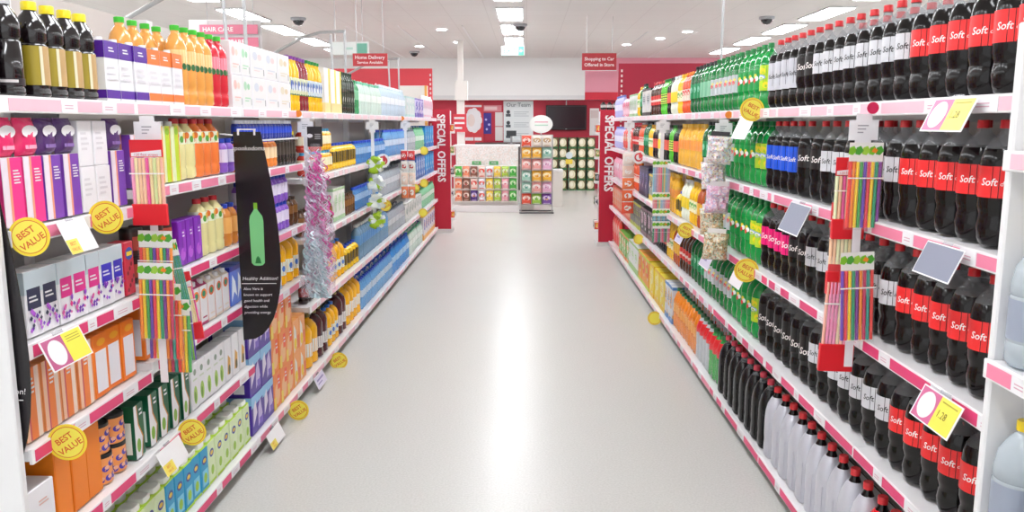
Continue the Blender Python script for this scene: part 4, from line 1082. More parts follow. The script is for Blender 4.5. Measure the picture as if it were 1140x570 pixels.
# ------------------------------------------------------------------ hanging strips and what hangs on them
def clip_strip(loc, zbot, label, wide=.095):
    h = loc[2]; w = wide / 2
    o = MB().slab([(-.014, zbot - h), (.014, zbot - h), (.014, -.11), (.026, -.11), (.026, -.085), (w, -.085), (w, -.02), (.026, -.02), (.026, 0), (-.026, 0), (-.026, -.02), (-w, -.02), (-w, -.085), (-.026, -.085), (-.026, -.11), (-.014, -.11)], .0015, M('#f1f1f4', .35)).build('clip_strip', None, loc)
    tag(o, label, 'hanging strip', 'white hanging strips')
    MB().box(-.003, .003, .0015, .012, -.03, -.015, CLEAR).box(-.01, .01, .0015, .004, -.04, -.005, CLEAR).build('hook', o)
    lm = MB()
    for k in range(3): lm.add([(-.02, -.0008, -.04 - .011 * k), (.015 - .008 * k, -.0008, -.04 - .011 * k), (.015 - .008 * k, -.0008, -.036 - .011 * k), (-.02, -.0008, -.036 - .011 * k)], [(0, 1, 2, 3)], M('#a9a9b0', .5))
    lm.build('printed_lines', o)
    return o
BRIGHT = ['#e8382f', '#f58a1f', '#f4d21f', '#3fa64a', '#6a3fb0', '#e83a4a', '#f4d21f', '#1f9a6a', '#7a2f8f', '#f58a1f', '#c22a5a', '#2a9a8a']
PALE = ['#f3d9a0', '#f6e6b0', '#f49ac0', '#ea4f9a', '#f7b5a0', '#f3ecb0', '#d9e6a0', '#f6c9a0', '#f2e0b8', '#e9f0c0']
PASTEL = ['#8fc9dc', '#a9c0e0', '#b9a9cc', '#e8a0b4', '#f08a96', '#e86a90', '#7fc0a0', '#f3d080']
def straws(loc, w, hb, cols, label, style='green', tilt=0, yaw=0, seed=0, group='straw packs on the strips'):
    """a flat bag of drinking straws under a header card; the origin is the hook hole"""
    r = random.Random(seed); hh = .052
    root = empty('hanging_straw_pack', loc, label, 'straw pack', group, yaw)
    root.rotation_euler = (0, tilt, yaw)
    hc = MB()
    if style == 'green':
        hc.box(-w / 2, w / 2, -.001, .001, -hh, .008, M('#eef0ea', .4))
        for k in range(5):
            x = -w / 2 + w * (k + .5) / 5
            hc.add([(x - w * .13, -.0016, -hh * .55), (x, -.0016, -hh * .62), (x + w * .12, -.0016, -hh * .35), (x + w * .03, -.0016, -.002), (x - w * .1, -.0016, -hh * .15)], [(0, 1, 2, 3, 4)], M(('#7cc02f', '#4fa83a', '#a6d84a')[k % 3], .4))
        hc.add([(x_, -.002, z_) for x_, z_ in ((w * .15, -hh * .4), (w * .28, -hh * .5), (w * .34, -hh * .3), (w * .22, -hh * .15))], [(0, 1, 2, 3)], M('#f08a2a', .4))
    else:
        hc.box(-w / 2, w / 2, -.001, .001, -hh, .008, M('#df1f2c', .4))
        hc.add([(x_, -.0016, z_) for x_, z_ in ((-w * .46, -hh * .95), (w * .46, -hh * .95), (w * .46, -hh * .5), (-w * .46, -hh * .7))], [(0, 1, 2, 3)], PAP)
        hc.text('120 flexi straws', w * .115, M('#d0303a', .5), z=-hh * .82, y=-.002)
    hc.build('header_card', root)
    bag = MB()
    bag.box(-w / 2 - .003, w / 2 + .003, -.0075, .0075, -hh - hb - .008, -hh + .002, FILM, .003)
    bag.build('clear_bag', root)
    n = max(6, int(w / .0118)); st = w / n
    for i in range(n):
        x = -w / 2 + st * (i + .5); c = cols[i % len(cols)] if style == 'green' else r.choice(cols)
        MB().tube([(x, r.uniform(-.001, .001), -hh - hb), (x, 0, -hh - hb * .5), (x, 0, -hh - .002)], st * .46, M(c, .3), 8).build('straw', root)
    if style == 'red':
        MB().box(-w / 2 - .004, w / 2 + .004, -.0085, .0085, -hh - hb - .012, -hh - hb * .72, M('#e0202c', .4), .002).build('bottom_band', root)
    bw = MB().box(-w / 2 - .0035, w / 2 + .0035, -.0082, -.0076, -hh - hb * .26, -hh - hb * .24, M('#f6f2ee', .3)).build('tape', root)
    return root
clip_strip((-1.325, 2.90, 1.745), .78, 'white strip with cross head holding straws on left')
straws((-1.316, 2.86, 1.655), .115, .225, PALE, 'pale straw pack with red header and red foot on left', 'red', seed=1)
straws((-1.316, 2.885, 1.335), .12, .19, BRIGHT, 'green header straw pack directly behind red foot on left', seed=2, tilt=.02)
straws((-1.31, 2.855, 1.225), .122, .215, BRIGHT[1:] + BRIGHT[:1], 'bright straw pack under the red foot, foremost on left', seed=3, tilt=.03)
straws((-1.308, 2.91, 1.14), .12, .22, BRIGHT[4:] + BRIGHT[:4], 'bright straw pack peeping below the foremost on left', seed=4, tilt=.03)
straws((-1.29, 2.94, 1.075), .115, .215, BRIGHT[7:] + BRIGHT[:7], 'lowest straw pack with red band on left', seed=5, tilt=.02)
straws((-1.3, 2.975, 1.29), .036, .19, BRIGHT[7:8] + BRIGHT[11:], 'narrow teal straw pack tilted outward, upper on left', seed=6, tilt=-.16, yaw=.2)
straws((-1.285, 3.03, 1.16), .045, .19, PALE, 'pale straw pack with red foot behind the teal ones', 'red', seed=7, tilt=-.14, yaw=.2)
straws((-1.27, 2.99, 1.08), .036, .19, ['#2a9a8a', '#7cc02f', '#6a3fb0'], 'narrow teal and lime straw pack, lower on left', seed=8, tilt=-.05, yaw=.2)
clip_strip((1.098, 2.74, 1.75), .9, 'white strip with cross head holding straws on right')
straws((1.095, 2.7, 1.65), .108, .215, BRIGHT, 'bright straw pack at top of the right strip', seed=9)
straws((1.075, 2.765, 1.6), .1, .2, PALE, 'pale straw pack with red header behind top bright pack', 'red', seed=10)
straws((1.072, 2.775, 1.45), .1, .24, PALE, 'red header straw pack in middle of right strip', 'red', seed=11)
straws((1.085, 2.69, 1.295), .108, .235, BRIGHT[4:] + BRIGHT[:4], 'bright straw pack tilted at middle of right strip', seed=12, tilt=-.05)
straws((1.075, 2.77, 1.24), .108, .3, PALE, 'long pale straw pack with red foot on right strip', 'red', seed=13, tilt=.03)
clip_strip((1.1, 6.76, 1.75), .85, 'white strip holding pastel straws on right', .11)
for k, (z, hb, c) in enumerate(((1.42, .22, PASTEL), (1.16, .1, PASTEL[3:] + PASTEL[:3]), (1.03, .1, ['#5fb0b8', '#7fc0d8', '#8a8a8a']), (.93, .11, ['#2a9a6a', '#d0a0b8', '#e86a90', '#8a8aa0']))):
    straws((1.092, 6.71 - .02 * k, z), .14, hb, c, f'{ORD[k]} pastel straw pack from top of far right strip', seed=20 + k)
clip_strip((-1.335, 5.03, 1.75), .72, 'white strip with cross head behind the pink tinsel')
clip_strip((-1.335, 7.22, 1.75), .85, 'white strip with cross head behind the green bows', .11)
clip_strip((-1.335, 9.2, 1.75), .85, 'white strip holding red and orange pouches on left', .11)
clip_strip((1.1, 4.68, 1.74), 1.0, 'white strip with cross head behind the party bags')
clip_strip((1.1, 8.95, 1.75), .85, 'white strip farthest along the right shelves', .11)

def tinsel(loc, w, h, mats, n, label, seed, head=True):
    r = random.Random(seed)
    root = empty('hanging_tinsel', loc, label, 'tinsel')
    hd = MB().box(-.045, .045, -.001, .001, -.09, .03, M('#2a2728', .4))
    hd.add([(-.03 + .018 * math.cos(i * PI / 8), -.0016, -.025 + .012 * math.sin(i * PI / 8)) for i in range(16)], [tuple(range(16))], PAP)
    for k in range(3): hd.add([(.0, -.0016, -.02 - .012 * k), (.035, -.0016, -.02 - .012 * k), (.035, -.0016, -.014 - .012 * k), (0, -.0016, -.014 - .012 * k)], [(0, 1, 2, 3)], GREY)
    if head: hd.build('header_card', root)
    per = max(1, n // len(mats))
    for q, mt in enumerate(mats):
        m = MB()
        for i in range(per):
            z = -.1 - r.random() ** .9 * (h - .15); x = r.uniform(-.32, .32) * w * (.55 + .45 * min(1, -z / h * 2)); y = r.uniform(-.03, .02)
            a = r.uniform(0, 2 * PI); L = r.uniform(.08, .2); wd = r.uniform(.003, .008); fr_ = r.uniform(18, 45); amp = r.uniform(.008, .022)
            ph = r.uniform(0, 6); vs = []; dx = r.uniform(-.25, .25)
            for k in range(13):
                t = k / 12 * L; ang = fr_ * t * 3 + ph
                cx, cy, cz = x + dx * t + amp * math.cos(ang), y + amp * math.sin(ang), z - t
                if cz < -h: cz = -h + (k % 3) * .004
                vs += [(cx - wd * math.sin(a), cy, cz), (cx + wd * math.sin(a), cy + wd * math.cos(a), cz + wd * .6)]
            m.add(vs, [(2 * k, 2 * k + 1, 2 * k + 3, 2 * k + 2) for k in range(12)], mt)
        m.build('ribbon_bundle', root)
    f = MB(); vs = []; fs = []; n_ = 10; nz = 16
    for j in range(nz + 1):
        t = j / nz; ww = w * (.3 + .7 * min(1, t * 1.6)) * .5
        for i in range(n_):
            a = 2 * PI * i / n_; k = r.uniform(.82, 1.08)
            vs.append((ww * k * math.cos(a), .035 * k * math.sin(a) * min(1, .3 + t * 2), -.07 - t * (h - .07)))
    for j in range(nz):
        for i in range(n_): fs.append((j * n_ + i, (j + 1) * n_ + i, (j + 1) * n_ + (i + 1) % n_, j * n_ + (i + 1) % n_))
    f.add(vs, fs, clear('crinkled_film', '#faf6fb', .14, .1)); f.build('plastic_wrap', root)
    return root
tinsel((-1.262, 4.96, 1.67), .2, .96, [M('#f070be', .25), M('#e6cce4', .25), M('#f2a9d2', .25), M('#e6e4ee', .25), M('#e4e9f0', .25), M('#e656aa', .25)], 250, 'pink and silver tinsel in clear wrap hanging on left', 3)
tinsel((-1.24, 4.78, 1.2), .18, .5, [M('#cfe6ea', .25), M('#bcd8de', .25), M('#e6edf0', .25)], 100, 'pale blue tinsel in clear wrap below the pink', 5, False)
def bow(loc, label, k):
    r = random.Random(k); m = MB(); mt = (M('#a8cf2e', .3), M('#d9e3e4', .28), M('#e9efe6', .28))
    root = empty('hanging_bow', loc, label, 'bow', 'bows on the left strip')
    for i in range(13):
        a = 2 * PI * i / 13 + r.uniform(-.2, .2); R = r.uniform(.06, .088); mm = MB(); vs = []
        c, s_ = math.cos(a), math.sin(a)
        for j in range(9):
            t = j / 8; u = R * math.sin(t * PI) ; q = -.03 - .045 * math.sin(t * 2 * PI) * .6
            for e in (-.016, .016): vs.append((c * u * (1) - s_ * e, q, s_ * u + c * e))
        mm.add(vs, [(2 * j, 2 * j + 1, 2 * j + 3, 2 * j + 2) for j in range(8)], mt[(i + k) % 3] if i % 2 else mt[k % 3], True)
        mm.build('ribbon_loop', root)
    MB().lathe([(.0, -.012), (.014, -.008), (.014, .008), (.0, .012)], mt[0], 10).build('knot', root)
for k, z in enumerate((1.37, 1.21, 1.05, .89)):
    bow((-1.29, 7.12, z), f'{ORD[k]} green and silver bow from top of the left strip', k)
PARTY = speckle('party_print', ['#e9dde2', '#f3eaec', '#d9e4d9', '#dbb0ba', '#eee0b4', '#c4cde0', '#f0ece8', '#b49a9a'], 120)
PARTY2 = speckle('pink_print', ['#e9c9d6', '#e0b4cc', '#f0e0e8', '#d99ab8', '#c9b9d8'], 110)
PARTY3 = speckle('brown_print', ['#e0d4bc', '#c4a67e', '#e9e0d0', '#9a7c66', '#e2bc8c', '#b4c4ac'], 120)
for k, (z, mt) in enumerate(((1.57, PARTY), (1.43, PARTY), (1.3, PARTY2), (1.17, PARTY3), (1.04, PARTY3))):
    o = pouch_geo(.135, .15, .075, mt, wob=.013, seed=40 + k).build('hanging_party_bag', None, (1.045, 4.55 + .075 * (k % 2), z - .07))
    o.rotation_euler = (0, .06 * (-1) ** k, -.45 + .3 * (k % 3))
    tag(o, f'crumpled printed party bag, {ORD[k]} from top of right strip', 'bag', 'party bags on the right strip')
    MB().box(-.05, .05, -.001, .001, .148, .175, M('#2c2a2c', .4) if k == 0 else M('#efe8ea', .3)).build('header_strip', o)
for k, (z, c, h) in enumerate(((1.4, '#d8383a', .1), (1.28, '#e8e6e0', .1), (1.16, '#f2d9c8', .13), (1.01, '#f08a5a', .13))):
    for s_ in (-1, 1):
        pr = pouch_geo(.075, h, .03, M(c, .35), wob=.003, seed=60 + k)
        deco(pr, .075, .03, h, [('F', 'o', .5, .5, .3, .25, M('#f6f2ec', .4) if k != 1 else M('#c9302f', .4))])
        o = pr.build('hanging_sweet_pouch', None, (-1.3 + s_ * .04, 9.1, z - h + .02))
        tag(o, f'{ORD[k]} small hanging pouch from top, {"near" if s_ > 0 else "far"} column of far left strip', 'pouch', 'pouches on the far left strip')
        MB().box(-.035, .035, -.001, .001, h - .002, h + .012, M('#f2f2ee', .4)).build('header_strip', o)
for k in range(5):
    c = ('#f3e6dc', '#e9c9b8', '#f0804a', '#ea6a3a', '#e8553a')[k]
    pr = pouch_geo(.13, .12, .035, M(c, .35), wob=.003, seed=80 + k)
    deco(pr, .13, .035, .12, [('F', 'o', .5, .5, .3, .25, M('#f6f2ec', .4))])
    o = pr.build('hanging_sweet_pouch', None, (1.09, 8.88, 1.28 - .13 * k))
    tag(o, f'{ORD[k]} snack pouch from top of the farthest right strip', 'pouch', 'pouches on the far right strip')
    MB().box(-.05, .05, -.001, .001, .118, .135, M('#f2f2ee', .4)).build('header_strip', o)

# ------------------------------------------------------------------ black fin signs
CHALK = M('#f0eef0', .5)
def fin(loc, yaw, label):
    H_, W = 1.0, .195
    out = [(0, 0), (.128, 0)]
    for i in range(1, 9):
        t = i / 8; out.append((.128 + .067 * math.sin(t * PI / 2), -.62 * t))
    for i in range(1, 9):
        t = i / 8; out.append((.195 * math.cos(t * PI / 2) ** .75 if t < 1 else .0, -.62 - .38 * math.sin(t * PI / 2)))
    m = MB().slab(out, .003, M('#1c181c', .25))
    o = m.build('fin_sign', None, loc, yaw); tag(o, label, 'sign', 'black fin signs')
    t = MB()
    t.text('spookodoms', .029, CHALK, x=.068, z=-.075, y=-.0012, shear=.2)
    t.text('Healthy Addition!', .0235, CHALK, x=.094, z=-.695, y=-.0012, shear=.15)
    t.add([(.005, -.0012, -.722), (.17, -.0012, -.722), (.17, -.0012, -.719), (.005, -.0012, -.719)], [(0, 1, 2, 3)], CHALK)
    for k, s_ in enumerate(('Aloe Vera is', 'known to support', 'good health and', 'digestion while', 'providing energy.')):
        t.text(s_, .0185, CHALK, x=.012, z=-.752 - .029 * k, y=-.0012, align='l', shear=.15)
    t.build('chalk_lettering', o)
    g = M('#7fcf8a', .3)
    b = MB().slab([(.058, -.62)] + [(.058 + .062 * i / 6, -.628 - .006 * math.sin(i / 6 * PI)) for i in range(1, 6)] + [(.12, -.62), (.122, -.42), (.118, -.395), (.1, -.37), (.094, -.36), (.082, -.36), (.076, -.37), (.06, -.395), (.056, -.42)], .001, g)
    for i, p in enumerate(b.v): b.v[i] = (p[0], p[1] - .0016, p[2])
    b.add([(.079, -.0022, -.361), (.097, -.0022, -.361), (.097, -.0022, -.332), (.079, -.0022, -.332)], [(0, 1, 2, 3)], M('#7fb82a', .4))
    b.add([(.075, -.0022, -.622), (.104, -.0022, -.622), (.098, -.0022, -.596), (.089, -.0022, -.586), (.081, -.0022, -.596)], [(0, 1, 2, 3, 4)], M('#1f7a3a', .4))
    b.build('bottle_picture', o)
    k = MB()
    for x in (.025, .1): k.box(x - .004, x + .004, -.004, .006, -.016, .014, M('#e9e9ec', .3))
    k.box(.02, .105, .0035, .006, .008, .014, M('#e9e9ec', .3))
    k.build('hooks', o)
fin((-1.368, 3.87, 1.68), 0.05, 'black chalk style fin sign with green bottle picture')
fin((-1.547, 2.1525, 1.69), 0, 'black fin sign peeping past the left end panel')
# wire that carries the fin sign, and the little wire shelf beside it
w_ = empty('wire_rack', (-1.386, 4.55, 1.63), 'thin wire rack with small bottles under the top shelf', 'rack')
MB().box(-.02, .0, -.5, .5, -.004, .004, SHELFW).box(-.24, -.22, -.5, .5, -.004, .004, SHELFW).build('side_rail', w_)
g_ = MB()
for k in range(12): g_.box(-.22, -.02, -.49 + k * .089, -.485 + k * .089, -.002, .002, STEEL)
g_.build('wire_grid', w_)
for y in (-.49, .49): MB().tube([(-.23, y, 0), (-.23, y, .115)], .004, STEEL).build('hanger', w_)
MB().tube([(0, -.5, 0), (.03, -.56, .01), (.03, -.62, .03), (-.05, -.66, .04)], .004, SHELFW).build('wire_arm', w_)
SPW2 = sport('sports_bottle', M('#2f3f9a', .3), M('#e8eaf2', .35), M('#2b4fd0', .4), H=.1, R=.024)
run('L', SPW2, 4.08, 5.02, 1.6345, 'tiny blue bottle with white cap', 'wire rack on left', 18)

# ------------------------------------------------------------------ special offer end boards
OFFER = M('#c41a36', .42)
def offer(x0, x1, y0, h, side, label):
    w = x1 - x0
    root = empty('special_offers_board', ((x0 + x1) / 2, y0, 0), label, 'sign', 'special offers boards')
    MB().box(-w / 2, w / 2, 0, .03, .06, h, OFFER, .003).build('red_board', root)
    MB().text('SPECIAL OFFERS', .17, M('#fbf3f2', .5), x=0, z=h - .6, y=-.003, bold=.03, rot=-PI / 2, sx=.86).build('lettering', root)
    MB().box(-w / 2 - .02, w / 2 + .02, -.02, .34, 0, .06, M('#d9d5d2', .5)).build('foot', root)
    MB().box(-w / 2 + .01, w / 2 - .01, .031, .33, .06, h - .02, M('#efedee', .5)).build('carcass', root)
    sx = (w / 2 - .008) if side == 'L' else (-w / 2 + .008)
    for k in range(5): MB().box(min(sx, sx + (.06 if side == 'L' else -.06)), max(sx, sx + (.06 if side == 'L' else -.06)), .05, .33, .2 + k * .34, .212 + k * .34, SHELFW).build('side_shelf', root)
    return root
offer(-1.455, -1.19, 13.0, 1.93, 'L', 'red special offers board at far end of left shelves')
offer(1.02, 1.288, 11.58, 1.9, 'R', 'red special offers board at far end of right shelves')
rr = random.Random(5)
GOODS = [generic('small_packet', .07, .05, .13, c, '#f4f2f0', d_, seed=50 + i) for i, (c, d_) in enumerate((('#e8503a', '#f4d04a'), ('#f0ece8', '#5a5a6a'), ('#2a2a2c', '#c0c0c0'), ('#7a9a4a', '#f0e0a0')))]
for side, bx, by in (('L', -1.19 + .022, 13.0), ('R', 1.02 - .022, 11.58)):
    for k in range(5):
        for j in range(3):
            GOODS[(k + j) % 4].place((bx, by + .1 + j * .1, .213 + k * .34), PI / 2 if side == 'L' else -PI / 2, f'{ORD[j]} small packet, {ORD[k]} side shelf up, {"left" if side == "L" else "right"} offers board', f'packets beside the {"left" if side == "L" else "right"} offers board', far=True)
for j in range(3):
    P = juice('dark_bottle', M('#1a1416', .2, coat=.4), M('#1a1416', .4), M('#d8d4d0', .4), H=.13, R=.04)
    P.place((1.08 + j * .085, 11.8, 1.881), 0, f'{ORD[j]} short dark bottle on top of right offers board', 'dark bottles on the right offers board', far=True)
def header(x0, x1, y, h, col, label, dotx):
    o = MB().box(x0, x1, y, y + .04, 0, h, col, .004).build('gondola_end_board'); tag(o, label, 'board', 'red gondola end boards')
    d = MB()
    for k in range(14): d.box(dotx - .012, dotx + .012, y - .006, y, h - .12 - k * .07, h - .085 - k * .07, M('#e9d9d6', .5))
    d.build('slot_strip', o)
header(-3.2, -1.49, 13.32, 2.57, M('#d9434e', .45), 'tall red board above far end of left shelves', -1.52)
header(1.3, 3.0, 11.95, 2.55, M('#ad1737', .45), 'tall dark red board above far end of right shelves', 1.345)
wc = MB().box(-2.0, -1.56, 13.2, 13.31, 1.5, 2.3, M('#f2ede6', .5), .004).box(-1.6, -1.56, 13.19, 13.2, 1.5, 2.3, M('#f0b05a', .5)).build('poster_sign')
tag(wc, 'white poster board with orange edge on left red board', 'poster')

# ------------------------------------------------------------------ hanging signs
def hang(o, w, ztop):
    for s_ in (-1, 1): MB().tube([(s_ * w * .4, .01, 0), (s_ * w * .4, .01, ztop)], .004, STEEL, 6).build('hanging_rod', o)
s1 = MB().box(-.21, .21, 0, .02, -.15, 0, M('#c9383f', .4), .002).build('hanging_sign', None, (-1.89, 10.2, 2.55)); tag(s1, 'red hanging sign reading home delivery', 'sign')
MB().text('Home Delivery', .058, WINK, z=-.045, y=-.002, bold=.015).text('Service Available', .046, WINK, z=-.105, y=-.002, bold=.015).build('lettering', s1); hang(s1, .4, CEIL - 2.55)
s2 = MB().box(-.27, .27, 0, .02, -.26, 0, M('#b9343c', .4), .002).box(-.275, .275, .002, .018, -.27, -.261, PAP).build('hanging_sign', None, (1.14, 13.3, 2.8)); tag(s2, 'red hanging sign reading shopping to car', 'sign')
MB().text('Shopping to Car', .07, WINK, z=-.085, y=-.002, bold=.015).text('Offered in Store', .07, WINK, z=-.175, y=-.002, bold=.015).build('lettering', s2); hang(s2, .5, CEIL - 2.8)
s3 = MB().box(-.52, .36, .03, .06, -.5, .06, M('#dcd8d8', .5), .003).build('hanging_sign', None, (-3.6, 10.3, 2.9)); tag(s3, 'white hanging board with pink hair care banners', 'sign')
PKB = M('#e47a94', .4)
for k in range(3): MB().box(-.38 if k == 0 else -.38, .33, 0, .012, -.11 - .15 * k, .0 - .15 * k, PKB).build('pink_banner', s3)
MB().text('HAIR CARE', .075, WINK, x=-.34, z=-.08, y=-.003, align='l', bold=.02).text('SKIN CARE', .075, WINK, x=-.2, z=-.23, y=-.003, align='l', bold=.02).build('lettering', s3); hang(s3, .7, CEIL - 2.9)
s4 = MB().box(-.21, .21, 0, .03, -.17, 0, M('#e9f2ee', .4), .003).build('exit_sign', None, (-.25, 15.4, 3.1)); tag(s4, 'green and white exit sign below the ceiling', 'sign')
GEX = M('#4aa88a', .4)
q = MB().box(-.2, .2, -.002, 0, -.012, -.004, GEX).box(-.2, .2, -.002, 0, -.166, -.158, GEX).box(.1, .2, -.002, 0, -.158, -.012, GEX)
q.text('EXIT', .12, GEX, x=-.05, z=-.085, y=-.003, bold=.02)
q.add([(.12, -.0035, -.085), (.15, -.0035, -.055), (.15, -.0035, -.075), (.18, -.0035, -.075), (.18, -.0035, -.095), (.15, -.0035, -.095), (.15, -.0035, -.115)], [(0, 6, 5, 4, 3, 2, 1)], PAP)
q.build('lettering', s4); hang(s4, .35, CEIL - 3.1)
s5 = MB().box(-.26, .26, 0, .03, -.17, 0, M('#eef4f1', .4), .003).build('exit_sign', None, (-2.35, 11.2, 2.78)); tag(s5, 'pale green hanging sign behind the left sign frame', 'sign')
MB().box(.1, .24, -.002, 0, -.15, -.02, M('#7cc0aa', .4)).slab([(.14, -.13), (.165, -.09), (.19, -.13), (.2, -.12), (.178, -.07), (.2, -.07), (.2, -.058), (.14, -.058), (.14, -.07), (.158, -.07), (.13, -.12)], .0005, PAP).add([(x_, -.003, z_) for x_, z_ in ((-.05, -.1), (.05, -.1), (.05, -.07), (-.05, -.07))], [(0, 1, 2, 3)], M('#bfe0d4', .4)).build('running_figure', s5); hang(s5, .45, CEIL - 2.78)
# bent steel frames that stand up from the left shelving spine
for i, y in enumerate((5.75, 8.9, 12.6)):
    r_ = empty('sign_frame', (-1.91, y, 0), f'thin grey steel sign frame, {ORD[i]} along the left shelves', 'frame', 'steel sign frames on the left shelves')
    MB().tube([(0, 0, 0), (0, 0, 2.66)], .013, STEEL, 8).build('post', r_)
    MB().tube([(-.08, .05, 0), (-.16, .05, 2.64)], .013, STEEL, 8).build('post', r_)
    MB().tube([(.01, 0, 2.67), (-.26, 0, 2.66), (-.46, 0, 2.6), (-.77, 0, 2.44), (-.96, 0, 2.34)], .016, STEEL, 8).build('arm', r_)
rd = MB().tube([(0, 0, 1.8), (0, 0, CEIL)], .009, STEEL, 8).build('hanging_pole', None, (1.35, 5.9, 0)); tag(rd, 'thin grey pole rising from right shelves to ceiling', 'pole')
MB().lathe([(.03, CEIL - .012), (.03, CEIL - .001)], WHITE, 12).build('ceiling_plate', rd)

# ------------------------------------------------------------------ the far end of the shop
cn = empty('service_counter', (-.79, 16.1, 0), 'white counter with speckled back and shelves of bags', 'counter')
MB().box(-.66, .66, -.02, .7, 0, .13, M('#f0efee', .4), .005).build('plinth', cn)
MB().box(-.63, .63, .06, .62, .13, .9, M('#e6e3df', .5), .005).build('body', cn)
MB().box(-.6, .63, .3, .34, .9, 1.26, speckle('terrazzo', ['#f2efec', '#ece8e4', '#e4dfda', '#f6f4f2', '#efe3dc', '#e6ebe8'], 45), .004).build('speckled_screen', cn)
for k in range(3): MB().box(-.6, .6, -.03, .2, .2 + k * .235, .215 + k * .235, M('#efe9e2', .4)).build('display_shelf', cn)
MB().box(-.66, .66, .3, 1.0, 1.26, 1.29, M('#f4f2f0', .4)).build('counter_top', cn)
for x in (-.17, .17):
    o = MB().box(-.09, .09, 0, .012, 0, .075, M('#5aa868', .4), .002).build('leaflet', None, (-.79 + x - .02, 16.36, .905)); tag(o, f'{"first" if x < 0 else "second"} small green leaflet from left on the counter', 'leaflet', 'green leaflets on the counter')
    MB().text('FREE', .05, PAP, z=.04, y=-.002).build('lettering', o)
CB = [('#f0906a', '#f6e0d0', '#d85a3a'), ('#8a5a4a', '#e9d6c8', '#c03a3a'), ('#f2d8cc', '#e0402f', '#f4ece6'), ('#e9eef4', '#e0503a', '#c9d6e4'), ('#f3d04a', '#f7efc8', '#e88a2a'), ('#a9cf4a', '#f0f4d8', '#e06a3a'), ('#f2a9b4', '#f8e8e8', '#b03a5a'), ('#4fb848', '#d8f0c8', '#2a8a3a'), ('#5a3a8a', '#d9c9e8', '#e0a03a')]
CBP = [crisps('snack_bag', *c, w=.135, h=.2, seed=70 + i) for i, c in enumerate(CB)]
for k in range(3):
    for j in range(8):
        idx = (j if k == 0 else (j + 1 - k) % 8 if j < 7 else 7)
        if k == 0 and j == 2: idx = 8
        CBP[idx].place((-.79 - .53 + j * .152, 16.1 - .0, .2155 + k * .235), rr.uniform(-.06, .06), f'{ORD[j]} snack bag from left, {("lowest", "middle", "top")[k]} counter shelf', 'snack bags on the counter shelves', far=True)
reg = empty('cash_register', (-.3, 16.75, 1.291), 'grey cash register screen at right end of counter', 'cash register')
MB().box(-.1, .1, -.01, .02, .17, .28, M('#2a2c30', .3), .004).build('screen', reg); MB().box(-.02, .02, 0, .02, 0, .18, GREY).build('stem', reg); MB().box(-.08, .08, -.06, .1, 0, .02, GREY, .004).build('base', reg)
for k in range(5):
    o = juice('blue_bottle', M('#4a9ad0', .3), M('#e9eef2', .4), M('#cfe3f0', .4), H=.3, R=.06); o.place((-.06 + .03 * (k % 2), 16.42 + .13 * k, .9), 0, f'{ORD[k]} blue bottle from front at right end of counter', 'blue bottles at the counter end', far=True)
sd = MB().box(-.14, .14, -.08, .62, 0, .9, M('#e3ddd6', .5), .005).build('side_cabinet', None, (.02, 16.42, 0)); tag(sd, 'plain pale cabinet at the right end of the counter', 'cabinet'); MB().box(-.145, .145, -.085, .625, .885, .8995, M('#f2efec', .4)).build('top', sd)
# free-standing basket stand
st = empty('display_stand', (.2, 15.9, 0), 'free standing rack of snack bags with oval topper', 'display stand')
for s_ in (-1, 1):
    MB().tube([(s_ * .3, 0, .02), (s_ * .3, 0, 1.5)], .01, STEEL, 8).build('post', st)
MB().tube([(-.33, -.12, .02), (.33, -.12, .02)], .014, M('#5a5a5c', .4), 8).build('foot_bar', st)
MB().tube([(-.33, .3, .02), (.33, .3, .02)], .014, M('#5a5a5c', .4), 8).build('foot_bar', st)
for s_ in (-1, 1): MB().tube([(s_ * .3, -.12, .02), (s_ * .3, .3, .02)], .01, STEEL, 8).build('foot', st)
for k in range(6): MB().box(-.3, .3, -.1, .06, .17 + k * .22, .178 + k * .22, STEEL).build('wire_shelf', st)
MB().box(-.3, .3, .08, .09, .15, 1.5, M('#e9e6e2', .5)).build('back_panel', st)
ov = MB().slab([(.22 * math.cos(i * PI / 16), .17 * math.sin(i * PI / 16)) for i in range(32)], .01, M('#f0f3ef', .4))
for i, c in enumerate(('#e9a8b8', '#a8d8c0')): ov.add([(-.12, -.001, .03 - .06 * i), (.13, -.001, .03 - .06 * i), (.13, -.001, .05 - .06 * i), (-.12, -.001, .05 - .06 * i)], [(0, 1, 2, 3)], M(c, .5))
ov.build('oval_topper', st, (.08, 0, 1.7)); MB().box(.07, .09, .004, .02, 1.45, 1.58, STEEL).build('topper_stem', st)
SB = [('#e2553a', '#f6e0d6', '#c03a2a'), ('#e9e2d8', '#c9a87a', '#8a6a4a'), ('#f3b83a', '#f9eac0', '#e08a2a'), ('#f0a9a0', '#f8e9e4', '#d05a5a'), ('#9ac8b4', '#e6f2ea', '#4a9a8a'), ('#e9b4d0', '#f6e6f0', '#b05a9a'), ('#9ac84a', '#eef6d8', '#5a9a2a'), ('#7a4aa0', '#e0d0ec', '#f0c04a')]
SBP = [crisps('snack_bag', *c, w=.18, h=.2, seed=90 + i) for i, c in enumerate(SB)]
ordr = [[0, 6, 7], [4, 3, 5], [4, 2, 2], [3, 3, 5], [2, 2, 4], [0, 1, 1]]
for k in range(6):
    for j in range(3):
        SBP[ordr[k][j]].place((.2 - .195 + j * .195, 15.9 - .03, .179 + k * .22), rr.uniform(-.05, .05), f'{("left", "middle", "right")[j]} snack bag on {ORD[k]} shelf up of display stand', 'snack bags on the display stand', far=True)
bx = MB().box(-.14, .14, 0, .5, 0, .72, M('#e9e4dc', .5), .005).build('bin_cabinet', None, (.62, 17.2, 0)); tag(bx, 'small pale cabinet behind the display stand', 'cabinet'); MB().box(-.145, .145, -.005, .505, .72, .76, M('#f6f4f2', .4)).build('lid', bx)
